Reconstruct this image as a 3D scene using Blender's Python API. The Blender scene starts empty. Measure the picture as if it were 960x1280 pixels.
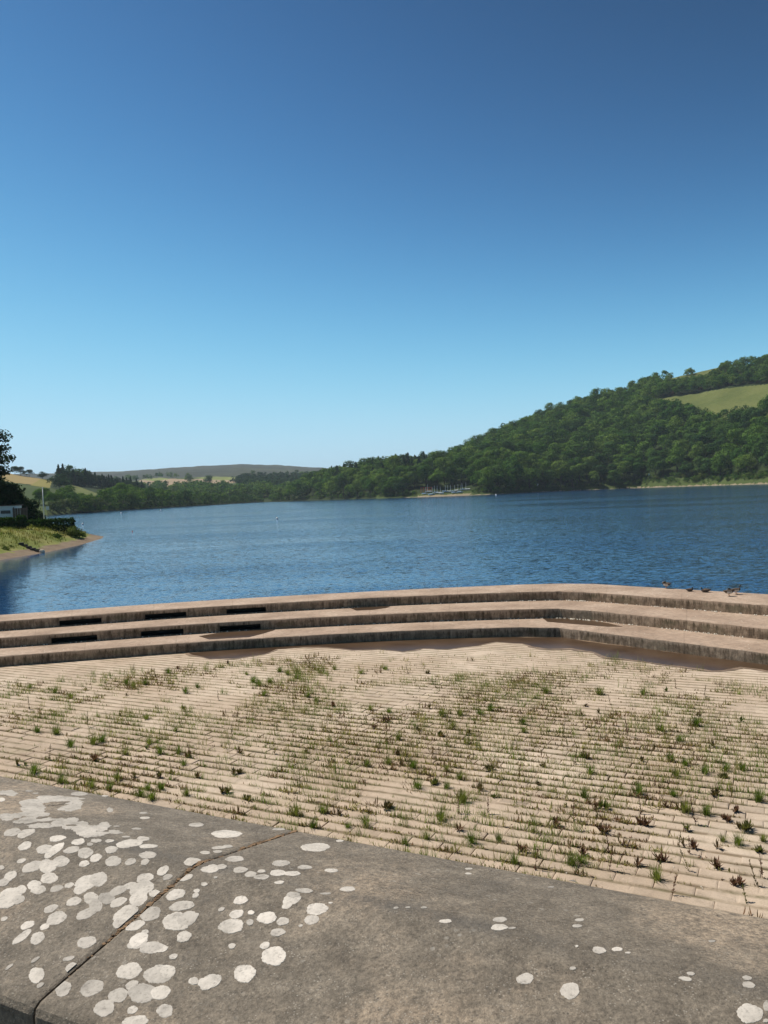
import bpy, bmesh, math, random
import numpy as np
from mathutils import Vector, Matrix
R = math.radians
random.seed(7); rng = np.random.default_rng(11)
S = bpy.context.scene
COL = S.collection

# ------------------------------------------------------------------ camera and survey helpers
# the photograph's 960x1280 frame is used as a theodolite: sightings are intersected with the real
# ground planes to find where each thing stands in the world (metres, water level z = 0)
F = 985.0; PITCH = R(1.33); ROLL = R(-2.29); H = 4.42
Rm = np.array(Matrix.Rotation(math.pi/2-PITCH, 3, 'X') @ Matrix.Rotation(ROLL, 3, 'Z'))
C0 = np.array([0, 0, H])
def ray(px, py): return Rm @ np.array([(px-480)/F, -(py-640)/F, -1.0])
def at(px, py, z=0.0):
    d = ray(px, py); return C0 + d*(z-H)/d[2]
def proj(P):
    q = (np.asarray(P, float)-C0) @ Rm
    return 480-F*q[..., 0]/q[..., 2], 640+F*q[..., 1]/q[..., 2]
def hor(px): return 617.15-.04*(np.asarray(px, float)-480)
def at_dist(px, py, dist):            # a sighting at a known horizontal distance
    d = ray(px, py); return C0 + d*dist/math.hypot(d[0], d[1])
def azim(px):
    px = np.asarray(px, float); py = hor(px)
    v = np.stack([(px-480)/F, -(py-640)/F, -np.ones_like(px)], -1) @ Rm.T
    return np.arctan2(v[..., 0], v[..., 1])
def tanel(px, py):
    d = ray(px, py); return d[2]/math.hypot(d[0], d[1])

cam = bpy.data.cameras.new('camera'); co = bpy.data.objects.new('camera', cam); COL.objects.link(co)
co.location = (0, 0, H)
co.rotation_euler = (Matrix.Rotation(math.pi/2-PITCH, 3, 'X') @ Matrix.Rotation(ROLL, 3, 'Z')).to_euler()
cam.sensor_fit = 'VERTICAL'; cam.sensor_height = 24; cam.lens = 24*F/1280
cam.clip_start = .05; cam.clip_end = 30000
S.camera = co

# ------------------------------------------------------------------ numpy noise
def vnoise(x, y, seed=0):
    x = np.asarray(x, float); y = np.asarray(y, float)
    xi = np.floor(x).astype(np.int64); yi = np.floor(y).astype(np.int64)
    fx = x-xi; fy = y-yi; fx = fx*fx*(3-2*fx); fy = fy*fy*(3-2*fy)
    def h(a, b):
        n = (a*374761393+b*668265263+seed*974634777) & 0x7fffffff
        n = ((n ^ (n >> 13))*1274126177) & 0x7fffffff
        return ((n ^ (n >> 16)) & 0xffff)/65535.0
    return (h(xi, yi)*(1-fx)+h(xi+1, yi)*fx)*(1-fy)+(h(xi, yi+1)*(1-fx)+h(xi+1, yi+1)*fx)*fy
def fbm(x, y, seed=0, o=4):
    s = 0; a = .5; t = 0
    for k in range(o):
        s = s+a*vnoise(x*2**k, y*2**k, seed+k*17); t += a; a *= .5
    return s/t
def sstep(a, b, x):
    t = np.clip((np.asarray(x, float)-a)/(b-a), 0, 1); return t*t*(3-2*t)
def inpoly(px, py, poly):
    px = np.asarray(px, float); py = np.asarray(py, float); r = np.zeros(px.shape, bool)
    for i in range(len(poly)):
        x1, y1 = poly[i]; x2, y2 = poly[i-1]
        if y1 == y2: continue
        r ^= ((y1 > py) != (y2 > py)) & (px < (x2-x1)*(py-y1)/(y2-y1)+x1)
    return r

# ------------------------------------------------------------------ object helpers
def make_mesh(name, verts, faces, mats, midx=None, smooth=False):
    me = bpy.data.meshes.new(name)
    verts = np.asarray(verts, np.float32).reshape(-1, 3)
    if isinstance(faces, np.ndarray):
        nf, k = faces.shape
        me.vertices.add(len(verts)); me.vertices.foreach_set('co', verts.ravel())
        me.loops.add(nf*k); me.polygons.add(nf)
        me.polygons.foreach_set('loop_start', np.arange(nf, dtype=np.int32)*k)
        me.loops.foreach_set('vertex_index', faces.astype(np.int32).ravel())
    else:
        me.from_pydata([tuple(map(float, v)) for v in verts], [], [tuple(int(i) for i in f) for f in faces])
    for m in (mats if isinstance(mats, (list, tuple)) else [mats]): me.materials.append(m)
    if midx is not None: me.polygons.foreach_set('material_index', np.asarray(midx, np.int32))
    me.polygons.foreach_set('use_smooth', np.full(len(me.polygons), smooth))
    me.update(calc_edges=True); me.validate()
    return me
def link(name, me, parent=None, loc=None):
    o = bpy.data.objects.new(name, me); COL.objects.link(o)
    if parent is not None: o.parent = parent
    if loc is not None: o.location = loc
    return o
def tag(o, label, cat, group=None):
    o['label'] = label; o['category'] = cat
    if group: o['group'] = group
    return o
def struct(name, me):
    o = link(name, me); o['kind'] = 'structure'; return o
def stuff(name, me, label, cat):
    o = link(name, me); o['kind'] = 'stuff'; o['label'] = label; o['category'] = cat; return o
def empty(name, loc, rz=0, s=1):
    o = bpy.data.objects.new(name, None); COL.objects.link(o); o.location = tuple(map(float, loc))
    o.rotation_euler = (0, 0, rz); o.scale = (s, s, s) if np.isscalar(s) else s
    return o
class MB:
    def __init__(s): s.v = []; s.f = []; s.m = []
    def add(s, vs, fs, m=0):
        b = len(s.v); s.v += [tuple(map(float, v)) for v in vs]; s.f += [tuple(b+i for i in f) for f in fs]; s.m += [m]*len(fs)
    def box(s, c, d, m=0, rz=0):
        x, y, z = [k/2 for k in d]; cs, sn = math.cos(rz), math.sin(rz)
        vs = [(c[0]+i*x*cs-j*y*sn, c[1]+i*x*sn+j*y*cs, c[2]+k*z) for k in (-1, 1) for i, j in ((-1, -1), (1, -1), (1, 1), (-1, 1))]
        s.add(vs, [(3, 2, 1, 0), (4, 5, 6, 7), (0, 1, 5, 4), (1, 2, 6, 5), (2, 3, 7, 6), (3, 0, 4, 7)], m)
    def tube(s, pts, rad, n=8, m=0, flat=1.0):
        pts = [Vector(p) for p in pts]; rings = []
        up0 = Vector((0, 0, 1))
        for i, p in enumerate(pts):
            t = (pts[min(i+1, len(pts)-1)]-pts[max(i-1, 0)]).normalized()
            a = t.cross(up0)
            if a.length < .2: a = t.cross(Vector((1, 0, 0)))
            a.normalize(); b = t.cross(a)
            r = rad[i] if isinstance(rad, (list, tuple)) else rad
            rings.append([p+a*r*math.cos(2*math.pi*k/n)+b*r*flat*math.sin(2*math.pi*k/n) for k in range(n)])
        vs = [v for q in rings for v in q]; fs = []
        for i in range(len(pts)-1):
            for k in range(n):
                fs.append((i*n+k, i*n+(k+1) % n, (i+1)*n+(k+1) % n, (i+1)*n+k))
        fs.append(tuple(range(n-1, -1, -1))); fs.append(tuple((len(pts)-1)*n+k for k in range(n)))
        s.add(vs, fs, m)
    def mesh(s, name, mats, smooth=False): return make_mesh(name, s.v, s.f, mats, s.m, smooth)

# ------------------------------------------------------------------ materials
def newmat(name):
    m = bpy.data.materials.new(name); m.use_nodes = True; nt = m.node_tree; nt.nodes.clear()
    out = nt.nodes.new('ShaderNodeOutputMaterial'); return m, nt, out
class NB:
    def __init__(s, nt): s.nt = nt
    def n(s, t, **kw):
        d = s.nt.nodes.new('ShaderNode'+t)
        for k, v in kw.items(): setattr(d, k, v)
        return d
    def l(s, a, b): s.nt.links.new(a, b)
    def pos(s): return s.n('NewGeometry').outputs['Position']
    def obj(s): return s.n('TexCoord').outputs['Object']
    def uv(s): return s.n('TexCoord').outputs['UV']
    def vec(s, v, scale=(1, 1, 1), rot=(0, 0, 0)):
        m = s.n('Mapping'); m.inputs['Scale'].default_value = scale; m.inputs['Rotation'].default_value = rot; s.l(v, m.inputs['Vector']); return m.outputs[0]
    def noise(s, v, scale, detail=4, rough=.55, out='Fac', dist=0):
        t = s.n('TexNoise'); t.inputs['Scale'].default_value = scale; t.inputs['Detail'].default_value = detail
        t.inputs['Roughness'].default_value = rough; t.inputs['Distortion'].default_value = dist; s.l(v, t.inputs['Vector']); return t.outputs[out]
    def vor(s, v, scale, feature='F1', out='Distance'):
        t = s.n('TexVoronoi', feature=feature); t.inputs['Scale'].default_value = scale; s.l(v, t.inputs['Vector']); return t.outputs[out]
    def ramp(s, f, stops, interp='LINEAR'):
        r = s.n('ValToRGB'); r.color_ramp.interpolation = interp; e = r.color_ramp.elements
        while len(e) < len(stops): e.new(.5)
        for k, (p, c) in zip(e, stops):
            k.position = p; k.color = (c, c, c, 1) if np.isscalar(c) else (*c, 1)
        s.l(f, r.inputs[0]); return r.outputs[0]
    def mix(s, f, a, b, mode='MIX'):
        m = s.n('Mix', data_type='RGBA', blend_type=mode)
        for sock, v in ((m.inputs[0], f), (m.inputs[6], a), (m.inputs[7], b)):
            if hasattr(v, 'is_linked') or hasattr(v, 'links'): s.l(v, sock)
            elif np.isscalar(v): sock.default_value = v if sock.type == 'VALUE' else (v, v, v, 1)
            else: sock.default_value = (*v, 1)
        return m.outputs[2]
    def math(s, op, a, b=0., c=0.):
        m = s.n('Math', operation=op)
        for sock, v in zip(m.inputs, (a, b, c)):
            if hasattr(v, 'links'): s.l(v, sock)
            else: sock.default_value = v
        return m.outputs[0]
    def bump(s, h, strength=.5, dist=.02, nrm=None):
        b = s.n('Bump'); b.inputs['Strength'].default_value = strength; b.inputs['Distance'].default_value = dist; s.l(h, b.inputs['Height'])
        if nrm: s.l(nrm, b.inputs['Normal'])
        return b.outputs[0]
    def bsdf(s, col, rough=.9, nrm=None, spec=.3, out=None, metal=0):
        p = s.n('BsdfPrincipled')
        if hasattr(col, 'links'): s.l(col, p.inputs['Base Color'])
        else: p.inputs['Base Color'].default_value = (*col, 1)
        if hasattr(rough, 'links'): s.l(rough, p.inputs['Roughness'])
        else: p.inputs['Roughness'].default_value = rough
        p.inputs['Specular IOR Level'].default_value = spec; p.inputs['Metallic'].default_value = metal
        if nrm: s.l(nrm, p.inputs['Normal'])
        if out: s.l(p.outputs[0], out.inputs['Surface'])
        return p

def plain(name, col, rough=.7, var=.25, scale=3, spec=.3):
    m, nt, out = newmat(name); b = NB(nt)
    n = b.noise(b.obj(), scale, 5)
    f = b.ramp(n, [(.3, 1-var), (.7, 1+var)]); c = b.mix(1, col, f, 'MULTIPLY')
    b.bsdf(c, rough, b.bump(n, .2, .01), spec, out); return m

# dried silt over concrete setts
def silt_mat(name, k=1.0):
    m, nt, out = newmat(name); b = NB(nt); p = b.pos()
    n1 = b.noise(p, .35, 4, .6); n2 = b.noise(p, 3.5, 6, .65); n3 = b.noise(p, 45, 4, .7)
    c = b.ramp(n1, [(.3, (.395*k, .298*k, .215*k)), (.5, (.46*k, .360*k, .268*k)), (.72, (.535*k, .433*k, .332*k))])
    c = b.mix(1, c, b.ramp(n2, [(.25, .72), (.5, 1.0), (.8, 1.12)]), 'MULTIPLY')
    c = b.mix(1, c, b.ramp(n3, [(.3, .82), (.5, 1.), (.75, 1.1)]), 'MULTIPLY')
    gd = b.ramp(b.noise(p, .9, 5, .7), [(.55, 0.), (.75, .45)])
    c = b.mix(gd, c, (.30, .25, .14))
    if name != 'dried_silt': c = b.mix(1, c, b.n('Attribute', attribute_name='tone').outputs['Fac'], 'MULTIPLY')
    sp = b.ramp(b.vor(p, 9), [(.0, 1.), (.07, 1.), (.09, 0.)])
    sp = b.math('MULTIPLY', sp, b.ramp(b.noise(p, 1.7, 2), [(.55, 0.), (.62, .7)]))
    c = b.mix(sp, c, (.62, .54, .43))
    q = b.vec(p, (1, 1, 1), (0, 0, -math.atan2(.8933, .4494)+math.pi/2)); sx = b.n('SeparateXYZ'); b.l(p, sx.inputs[0])
    row = b.math('ADD', b.math('MULTIPLY', sx.outputs[0], .4494/.285), b.math('MULTIPLY', sx.outputs[1], .8933/.285)); row = b.math('ADD', row, b.math('MULTIPLY', b.math('SUBTRACT', n2, .5), .12))
    jd = b.math('ABSOLUTE', b.math('SUBTRACT', b.math('FRACT', b.math('ADD', row, .5-6.0/.285+30)), .5))
    jm_ = b.math('MULTIPLY', b.ramp(jd, [(.04, 1.), (.24, 0.)]), b.ramp(b.noise(p, 1.1, 5, .7), [(.34, 0.), (.52, .85)]))
    c = b.mix(jm_, c, b.ramp(b.noise(p, 2.7, 3), [(.35, (.12, .105, .05)), (.65, (.17, .12, .07))]))
    hgt = b.math('ADD', b.math('MULTIPLY', n2, .6), b.math('MULTIPLY', n3, .25))
    b.bsdf(c, .95, b.bump(hgt, .8, .03), .15, out); return m
M_silt = silt_mat('dried_silt'); M_paver = silt_mat('silted_concrete', .93)

# weathered weir concrete : uv.x = metres along, uv.y = metres (face height), vertex colour-free; stain only on risers
def weir_mat(name):
    m, nt, out = newmat(name); b = NB(nt); uv = b.uv(); p = b.pos()
    nz = b.n('SeparateXYZ'); b.l(b.n('NewGeometry').outputs['True Normal'], nz.inputs[0])
    riser = b.math('LESS_THAN', b.math('ABSOLUTE', nz.outputs[2]), .5)
    n1 = b.noise(p, .6, 5, .6); n2 = b.noise(p, 7, 5, .65); n3 = b.noise(p, 40, 3, .7)
    top = b.ramp(n1, [(.28, (.26, .182, .128)), (.5, (.37, .268, .195)), (.7, (.455, .345, .26))])
    top = b.mix(1, top, b.ramp(n2, [(.25, .6), (.5, 1.), (.75, 1.2)]), 'MULTIPLY')
    # pale flecks and droppings on the treads
    fl = b.math('MULTIPLY', b.ramp(b.vor(p, 6.5), [(0, 1.), (.12, 1.), (.17, 0.)]), b.ramp(b.noise(p, .8, 3), [(.5, 0.), (.6, .9)]))
    top = b.mix(fl, top, (.68, .6, .48))
    # streaked algae on risers
    sv = b.vec(uv, (1.9, 1.1, 1)); s1 = b.noise(sv, 2.2, 8, .76)
    s2 = b.noise(b.vec(uv, (5.5, .7, 1)), 1.9, 6, .75, dist=.4)
    s0 = b.noise(b.vec(uv, (.45, .3, 1)), 1., 3, .6)
    wall = b.ramp(s1, [(.29, (.070, .049, .032)), (.44, (.15, .106, .07)), (.55, (.25, .18, .122)), (.70, (.44, .33, .225))])
    wall = b.mix(1, wall, b.ramp(s2, [(.34, .5), (.48, 1.), (.66, 1.5)]), 'MULTIPLY')
    wall = b.mix(b.ramp(s0, [(.52, 0.), (.68, .45)]), wall, (.26, .205, .145))
    wall = b.mix(b.ramp(b.noise(b.vec(uv, (.8, 1.5, 1)), 1.3, 4), [(.5, 0.), (.7, .35)]), wall, (.10, .10, .05))
    # clean worn lip with a ragged lower edge
    su = b.n('SeparateXYZ'); b.l(uv, su.inputs[0])
    lip = b.math('ADD', su.outputs[1], b.math('MULTIPLY', b.math('SUBTRACT', s2, .5), .55))
    lipf = b.math('MULTIPLY', b.ramp(lip, [(.245, 0.), (.30, .55), (.37, .95)]), riser)
    wall = b.mix(lipf, wall, (.42, .31, .22))
    # mould washed over the tread's outer edge
    ed = b.math('MULTIPLY', b.ramp(b.noise(b.vec(uv, (1.5, 1.5, 1)), 2, 5, .7), [(.45, 0.), (.68, .55)]), 1.)
    top = b.mix(ed, top, (.27, .205, .15))
    c = b.mix(riser, top, wall)
    jt = b.math('LESS_THAN', b.math('ABSOLUTE', b.math('SUBTRACT', b.math('FRACT', b.math('MULTIPLY', su.outputs[0], 1/3.1)), .5)), .0045)
    c = b.mix(b.math('MULTIPLY', jt, .2), c, (.06, .045, .03))
    hgt = b.math('ADD', b.math('MULTIPLY', n2, .7), b.math('MULTIPLY', n3, .3))
    b.bsdf(c, .92, b.bump(hgt, .7, .03), .2, out); return m
M_weir = weir_mat('weathered_concrete')
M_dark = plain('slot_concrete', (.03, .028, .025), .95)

def stone_mat(name):
    m, nt, out = newmat(name); b = NB(nt); p = b.pos()
    n1 = b.noise(p, 3.2, 5, .6); n2 = b.noise(p, 18, 6, .7); n3 = b.noise(p, 210, 5, .8); n4 = b.noise(p, 85, 5, .75)
    c = b.ramp(n2, [(.22, (.088, .070, .052)), (.42, (.15, .122, .090)), (.58, (.198, .162, .120)), (.8, (.30, .245, .18))])
    warm = b.ramp(n1, [(.47, 0.), (.66, .75)])
    warm = b.math('MULTIPLY', warm, b.ramp(n4, [(.35, .15), (.62, 1.)]))
    c = b.mix(warm, c, (.43, .325, .225))
    blk = b.math('MULTIPLY', b.ramp(b.noise(b.vec(p, (1, 1, 1)), 5.5, 6, .75), [(.56, 0.), (.7, .6)]), b.ramp(n4, [(.4, .2), (.6, 1.)]))
    c = b.mix(blk, c, (.075, .068, .06))
    c = b.mix(1, c, b.ramp(n3, [(.3, .5), (.5, 1.), (.72, 1.55)]), 'MULTIPLY')
    c = b.mix(1, c, b.ramp(n4, [(.3, .72), (.5, 1.), (.75, 1.25)]), 'MULTIPLY')
    # pin-head pale lichen starts
    sp = b.math('MULTIPLY', b.ramp(b.vor(p, 55), [(0, 1.), (.14, .9), (.24, 0.)]), b.ramp(b.noise(p, 7, 3, .6), [(.54, 0.), (.66, .55)]))
    c = b.mix(sp, c, (.42, .38, .32))
    gr = b.math('MULTIPLY', b.ramp(b.vor(p, 230), [(0, 1.), (.16, .8), (.3, 0.)]), b.ramp(b.noise(p, 34, 4, .7), [(.46, 0.), (.6, .6)])); c = b.mix(gr, c, (.46, .41, .34))
    pt = b.math('MULTIPLY', b.ramp(b.vor(b.vec(p, (1.1, .9, 1)), 150), [(0, 1.), (.14, .8), (.26, 0.)]), b.ramp(b.noise(p, 27, 4, .7), [(.44, 0.), (.6, .75)])); c = b.mix(pt, c, (.05, .042, .034))
    sq = b.n('SeparateXYZ'); b.l(p, sq.inputs[0]); q_ = b.math('ADD', b.math('MULTIPLY', sq.outputs[0], .4494), b.math('MULTIPLY', sq.outputs[1], .8933))
    rd = b.math('ABSOLUTE', b.math('SUBTRACT', q_, .945)); cz = b.math('MULTIPLY', b.ramp(rd, [(.004, 1.), (.03, 0.)]), b.ramp(b.noise(p, 9, 5, .7), [(.42, 0.), (.6, .55)])); c = b.mix(cz, c, (.055, .05, .045))
    hgt = b.math('ADD', b.math('MULTIPLY', n3, .55), b.math('MULTIPLY', n4, .7))
    b.bsdf(c, b.ramp(n2, [(.3, .8), (.7, .68)]), b.bump(hgt, .75, .006), .32, out); return m
M_cope = stone_mat('gritstone')
def lichen_mat(name, k=1.0):
    m, nt, out = newmat(name); b = NB(nt); p = b.pos()
    n2 = b.noise(p, 40, 5, .7); n3 = b.noise(p, 190, 4, .7); n1 = b.noise(p, 11, 3, .6)
    c = b.ramp(n1, [(.3, (.34*k, .305*k, .26*k)), (.55, (.45*k, .405*k, .35*k)), (.75, (.54*k, .485*k, .42*k))])
    c = b.mix(1, c, b.ramp(n2, [(.25, .68), (.5, 1.), (.75, 1.1)]), 'MULTIPLY')
    c = b.mix(1, c, b.ramp(n3, [(.28, .55), (.45, 1.), (.7, 1.12)]), 'MULTIPLY')
    b.bsdf(c, .9, b.bump(b.math('ADD', n2, n3), .5, .002), .2, out); return m
M_lich = lichen_mat('white_lichen', 1.12); M_lich3 = lichen_mat('pale_lichen', .95); M_lich2 = lichen_mat('grey_lichen', .8)
M_crumb = plain('joint_dirt', (.16, .10, .055), .95, .5, 60)

def water_mat():
    m, nt, out = newmat('lake_water'); b = NB(nt); p = b.pos()
    def slope(v, scale, det, amp, rough=.6):
        t = b.noise(v, scale, det, rough, 'Color')
        s = b.n('VectorMath', operation='SUBTRACT'); b.l(t, s.inputs[0]); s.inputs[1].default_value = (.5, .5, .5)
        return s.outputs[0]
    a1 = slope(b.vec(p, (.55, 1., 1), (0, 0, R(12))), 3.6, 5, 1)
    a2 = slope(b.vec(p, (.5, 1., 1), (0, 0, R(-14))), 12, 3, 1)
    add = b.n('VectorMath', operation='ADD'); b.l(a1, add.inputs[0]); b.l(a2, add.inputs[1])
    # gust bands
    g = b.noise(b.vec(p, (.010, .028, 1), (0, 0, R(8))), 1.0, 4, .62)
    g2 = b.noise(b.vec(p, (.05, .16, 1), (0, 0, R(-6))), 1.0, 3, .6)
    gg = b.math('ADD', b.math('MULTIPLY', g, .75), b.math('MULTIPLY', g2, .25))
    amp = b.ramp(gg, [(.38, .28), (.49, .72), (.60, 1.3)])
    px_ = b.n('SeparateXYZ'); b.l(p, px_.inputs[0])
    shel = b.n('MapRange', interpolation_type='SMOOTHSTEP'); b.l(b.math('ADD', px_.outputs[0], b.math('MULTIPLY', px_.outputs[1], .30)), shel.inputs[0])
    shel.inputs[1].default_value = -8.5; shel.inputs[2].default_value = -3.; shel.inputs[3].default_value = .16; shel.inputs[4].default_value = 1.
    far_ = b.math('LESS_THAN', px_.outputs[1], 125.)
    amp = b.math('MULTIPLY', amp, b.math('ADD', b.math('MULTIPLY', shel.outputs[0], far_), b.math('SUBTRACT', 1., far_)))
    sc = b.n('VectorMath', operation='MULTIPLY'); b.l(add.outputs[0], sc.inputs[0]); b.l(amp, sc.inputs[1])
    m2 = b.n('VectorMath', operation='MULTIPLY'); b.l(sc.outputs[0], m2.inputs[0]); m2.inputs[1].default_value = (.65, .65, 0)
    a3 = b.n('VectorMath', operation='ADD'); b.l(m2.outputs[0], a3.inputs[0]); a3.inputs[1].default_value = (0, 0, 1)
    nn = b.n('VectorMath', operation='NORMALIZE'); b.l(a3.outputs[0], nn.inputs[0])
    pr = b.bsdf((.011, .046, .122), .1, nn.outputs[0], .5, out); pr.inputs['IOR'].default_value = 1.333
    return m
M_water = water_mat()
def puddle_mat():
    m, nt, out = newmat('muddy_water'); b = NB(nt); p = b.pos()
    n = b.noise(p, .8, 4); c = b.ramp(n, [(.3, (.05, .029, .016)), (.7, (.095, .060, .036))])
    pr = b.bsdf(c, .28, b.bump(b.noise(p, 6, 2), .1, .01), .1, out); return m
M_puddle = puddle_mat(); M_wet = plain('wet_silt', (.21, .145, .095), .55, .3, 2.5)

def foliage(name, cols, attr=False, trans=.25, nscale=.35):
    m, nt, out = newmat(name); b = NB(nt)
    if attr:
        a = b.n('Attribute', attribute_name='var'); f = a.outputs['Fac']
    else:
        f = b.n('ObjectInfo').outputs['Random']
    c = b.ramp(f, [(i/(len(cols)-1), k) for i, k in enumerate(cols)])
    n = b.noise(b.pos(), nscale, 3, .6)
    c = b.mix(1, c, b.ramp(n, [(.3, .62), (.5, 1.), (.72, 1.5)]), 'MULTIPLY')
    d = b.n('BsdfDiffuse'); b.l(c, d.inputs[0]); t = b.n('BsdfTranslucent')
    b.l(b.mix(1, c, (1.1, 1.25, .5), 'MULTIPLY'), t.inputs[0])
    mx = b.n('MixShader'); mx.inputs[0].default_value = trans; b.l(d.outputs[0], mx.inputs[1]); b.l(t.outputs[0], mx.inputs[2]); b.l(mx.outputs[0], out.inputs['Surface'])
    return m
BROAD = [(.038, .080, .020), (.062, .128, .026), (.105, .175, .034), (.045, .090, .030), (.13, .19, .042), (.075, .135, .028), (.036, .072, .026)]
M_leaf = foliage('broad_leaves', BROAD); M_leaf_s = foliage('broad_leaves_massed', BROAD, True)
CONI = [(.026, .056, .026), (.036, .070, .028), (.046, .080, .032)]
M_con = foliage('conifer_needles', CONI, trans=.1); M_con_s = foliage('conifer_needles_massed', CONI, True, .1)
M_willow = foliage('willow_leaves', [(.075, .10, .045), (.10, .125, .055), (.06, .085, .035)])
M_hedge = foliage('hedge_leaves', [(.022, .045, .014), (.034, .06, .018)], nscale=1.5)
M_bank = foliage('bank_scrub', [(.05, .085, .02), (.085, .12, .03), (.11, .13, .04)], nscale=.8)
M_broom = foliage('broom_flower', [(.38, .30, .03), (.30, .26, .04)], nscale=1.5)
M_bark = plain('bark', (.06, .045, .032), .95)
M_red_shrub = foliage('copper_leaves', [(.07, .045, .03), (.09, .05, .035)])

def ground_mat(name, stops, scale=.05, s2=1.5):
    m, nt, out = newmat(name); b = NB(nt); p = b.pos()
    c = b.ramp(b.noise(p, scale, 5, .6), stops)
    n2 = b.noise(p, s2, 4, .7)
    c = b.mix(1, c, b.ramp(n2, [(.3, .8), (.5, 1.), (.75, 1.2)]), 'MULTIPLY')
    b.bsdf(c, .95, b.bump(n2, .5, .15), .1, out); return m
G_floor = ground_mat('forest_floor', [(.3, (.02, .032, .010)), (.7, (.035, .05, .016))])
G_meadow = ground_mat('meadow', [(.3, (.085, .105, .03)), (.5, (.11, .125, .038)), (.7, (.13, .14, .046))], .03, .4)
G_green = ground_mat('green_field', [(.3, (.045, .068, .020)), (.7, (.07, .09, .026))], .02)
G_yellow = ground_mat('hay_field', [(.3, (.235, .18, .07)), (.7, (.29, .22, .095))], .02)
G_olive = ground_mat('olive_field', [(.3, (.19, .17, .045)), (.7, (.23, .2, .06))], .02)
G_moor = ground_mat('heather_moor', [(.3, (.036, .042, .030)), (.5, (.05, .056, .038)), (.7, (.075, .082, .048))], .004, .03)
G_tan = ground_mat('tan_field', [(.3, (.25, .185, .115)), (.7, (.32, .24, .15))], .01, .05)
G_lime = ground_mat('lime_field', [(.3, (.15, .18, .05)), (.7, (.2, .21, .07))], .01, .05)
G_sand = ground_mat('shore_sand', [(.3, (.19, .155, .095)), (.7, (.27, .22, .145))], .2)
G_mud = ground_mat('shore_mud', [(.3, (.15, .11, .075)), (.7, (.23, .175, .12))], .4, 3)
G_bank = ground_mat('bank_grass', [(.25, (.11, .145, .035)), (.5, (.17, .185, .05)), (.75, (.24, .215, .08))], .22, 2.5)
G_lawn = ground_mat('bank_lawn', [(.3, (.10, .135, .035)), (.7, (.135, .16, .045))], .15, 2.5)
G_bed = ground_mat('lake_bed_mud', [(.3, (.05, .045, .03)), (.7, (.08, .07, .05))])

# ------------------------------------------------------------------ ground sheet (bed of the valley) reaching past the horizon
g = MB(); g.add([(-12000, -400, -4), (12000, -400, -4), (12000, 12000, -4), (-12000, 12000, -4)], [(0, 1, 2, 3)]); struct('ground', g.mesh('ground', G_bed))

# ------------------------------------------------------------------ stepped weir
Z0 = .12; SH = .375; ZA = Z0-3*SH
BACK = [(-15.72, 31.95), (-8.1, 33.85), (-.14, 34.85), (5.9, 35.12), (7.65, 34.9), (9.02, 34.3), (11.98, 31.3), (14.12, 29.15)]
FR1 = [(-14.91, 30.17), (-7.62, 31.87), (-.15, 32.73), (5.5, 32.66), (7.12, 32.43), (8.24, 31.68), (11.0, 28.82), (12.92, 26.72)]
FR2 = [(-14.15, 28.57), (-7.2, 30.0), (-.17, 30.58), (5.1, 30.42), (6.6, 30.22), (7.62, 29.4), (10.12, 26.55), (11.83, 24.5)]
FR3 = [(-13.39, 26.97), (-6.81, 28.23), (-.18, 28.83), (4.78, 28.62), (6.12, 28.2), (7.03, 27.2), (9.34, 24.55), (10.94, 22.7)]
def extend(L):
    L = [np.array(p) for p in L]; a = (L[0]-L[2])/2; b = (L[-1]-L[-2])
    return [L[0]+a*k for k in (4, 3, 2, 1)]+L+[L[-1]+b*k for k in (1, 2, 4, 7)]
LINES = [extend(q) for q in (BACK, FR1, FR2, FR3)]
NSEG = len(LINES[0])-1
def cr(L, t):
    i = min(int(t), NSEG-1); f = t-i
    if i >= 7: return L[i]*(1-f)+L[i+1]*f
    p0, p1, p2, p3 = L[max(i-1, 0)], L[i], L[i+1], L[min(i+2, NSEG)]
    return .5*(2*p1+(p2-p0)*f+(2*p0-5*p1+4*p2-p3)*f*f+(3*p1-p0-3*p2+p3)*f**3)
def t_at_x(L, x):
    a, b = 0., float(NSEG)
    for _ in range(40):
        c = (a+b)/2
        if cr(L, c)[0] < x: a = c
        else: b = c
    return (a+b)/2
SLOTS = {1: [(-12.83, -11.32), (-9.72, -8.16), (-6.58, -5.01)], 2: [(-12.43, -10.87), (-9.34, -7.81), (-6.47, -4.93)]}
weir = empty('stepped_weir', (0, 33, 0)); tag(weir, 'stained concrete weir of three long steps between the lake and the silted paving', 'weir')
WL = Matrix.Translation((0, -33, 0))
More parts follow.
